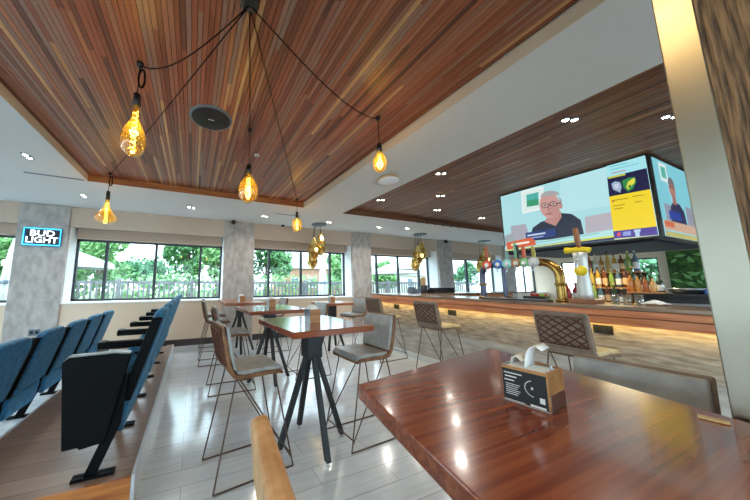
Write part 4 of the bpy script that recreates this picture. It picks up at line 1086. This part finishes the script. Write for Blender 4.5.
TR(188, 19, 5.8, 1.7, 3, 'leaf0', 'tall dense tree at the right of the wide window')
TR(216, 15.5, 4.6, 1.2, 4, 'leaf1', 'leafy tree in the last pane before the bare column')
TR(78, 28, 6.4, 2.0, 5, 'leaf0', 'dark tree behind the open white parasol')
TR(266, 16, 5.2, 1.6, 6, 'leaf0', 'green tree just right of the bare column')
TR(338, 21, 4.6, 1.2, 7, 'leaf1', 'small tree right of the folded parasol')
TR(386, 20, 3.6, 1.3, 8, 'leaf1', 'low bush like tree in the bar end window')
TR(10, 22, 5.5, 2.2, 9, 'leaf1', 'tree behind the far left window')
TR(468, 24, 4.5, 1.6, 10, 'leaf2', 'tree behind the window past the beer taps')
tree('tree outside the right wall window behind the bottles', 21, 6.2, 5, 2.0, 11, 'leaf2')
tree('second tree outside the right wall window, deeper in the garden', 23, 4.6, 4.4, 1.8, 12, 'leaf1')
# hedge
hx = MB(); rnd = random.Random(3)
for k in range(2600):
    c = Vector((rnd.uniform(-6, 9), 13.2 + rnd.uniform(-.4, .4), rnd.uniform(0, 1.9))); s = rnd.uniform(.08, .16)
    u_ = Vector((rnd.gauss(0, 1), rnd.gauss(0, 1), rnd.gauss(0, 1))).normalized(); v_ = u_.orthogonal().normalized(); hx.add([c - u_ * s, c - v_ * s * .6, c + u_ * s, c + v_ * s * .6], [(0, 1, 2, 3)])
tag(hx.build('garden_hedge', 'leaf1', fix=False), 'low pale green hedge behind the terrace fence', 'hedge')
def parasol(label, x, y, folded):
    t = thing('parasol', label, 'parasol', (x, y, -.1), 0, 'white parasols on the terrace')
    MB().box(-.3, .3, -.3, .3, 0, .08).build('base', 'ring', t, bevel=.01); MB().tube([(0, 0, .06), (0, 0, 2.9)], .03, 10).build('pole', 'canvas', t)
    if folded:
        n = 16; prof = [(.03, 2.85), (.10, 2.5), (.15, 2.0), (.21, 1.3), (.17, .95)]; vs = []
        for (r, z) in prof:
            for k in range(n): a = 2 * PI * k / n; rr = r * (1 if k % 2 else .72); vs.append((rr * math.cos(a), rr * math.sin(a), z))
        m = MB(); m.add(vs, [(i * n + k, i * n + (k + 1) % n, (i + 1) * n + (k + 1) % n, (i + 1) * n + k) for i in range(len(prof) - 1) for k in range(n)]); m.build('folded_canopy', 'canvas', t)
        MB().lathe([(.17, 1.55), (.185, 1.57), (.185, 1.63), (.17, 1.65)], 14).build('tie', 'ring', t)
    else:
        n = 8; vs = [(0, 0, 2.95)]; R_ = 1.55
        for k in range(n): a = 2 * PI * (k + .5) / n; vs.append((R_ * math.cos(a), R_ * math.sin(a), 2.35))
        for k in range(n): a = 2 * PI * (k + .5) / n; vs.append((R_ * math.cos(a), R_ * math.sin(a), 2.15))
        m = MB(); m.add(vs, [(0, 1 + k, 1 + (k + 1) % n) for k in range(n)] + [(1 + k, 9 + k, 9 + (k + 1) % n, 1 + (k + 1) % n) for k in range(n)]); o = m.build('canopy', 'canvas', t); s_ = o.modifiers.new('thick', 'SOLIDIFY'); s_.thickness = .01
        for k in range(n): a = 2 * PI * (k + .5) / n; MB().tube([(0, 0, 2.6), (R_ * .95 * math.cos(a), R_ * .95 * math.sin(a), 2.36)], .01, 5).build('rib', 'ring', t)
p = ony(323, 284, 10.2); parasol('folded white parasol outside the window after the bare column', p.x, 10.2, True)
p = ony(9, 284, 10.0); parasol('folded white parasol outside the far left window', p.x, 10.0, True)
p = ony(62, 284, 12.6); parasol('open white parasol at the left of the wide window', p.x, 12.6, False)
p = ony(395, 284, 13.0); parasol('open white parasol outside the bar end window', p.x, 12.8, False)
p = ony(410, 284, 17.0)
# houses beyond
def house(label, x0, x1, y, h, wallm, rows, colsn, roofh):
    t = thing('house', label, 'house', ((x0 + x1) / 2, y, -.06), 0, 'houses beyond the garden'); W_ = (x1 - x0) / 2
    MB().box(-W_, W_, 0, 6, 0, h).build('wall', wallm, t)
    m = MB(); m.prism([Vector((-W_ - .3, -.3, h)), Vector((-W_ - .3, 6.3, h)), Vector((-W_ - .3, 3, h + roofh))], (2 * W_ + .6, 0, 0)); m.build('roof', 'rooftile', t)
    for i in range(colsn):
        for j in range(rows):
            x = -W_ + (i + .5) * 2 * W_ / colsn; z = 1.1 + j * 2.6
            f = MB().box(x - .5, x + .5, -.06, .02, z, z + 1.2).build('house_window', 'reveal', t); MB().box(x - .42, x + .42, -.07, -.05, z + .08, z + 1.12).build('pane', 'ring', f)
a = ony(286, 284, 30).x; b = ony(352, 284, 30).x
house('long brick and cream house beyond the hedge', a, b, 30, 3.4, 'brick', 1, 4, 2.2)
a = ony(376, 284, 26).x; b = ony(440, 284, 26).x
house('cream house with a grey roof beyond the bar end window', a, b, 26, 2.6, 'render', 1, 5, 1.8)
a = ony(455, 284, 24).x; b = ony(500, 284, 24).x
house('cream house seen past the beer taps', a + 5, b + 6, 34, 2.8, 'render', 1, 4, 1.6)
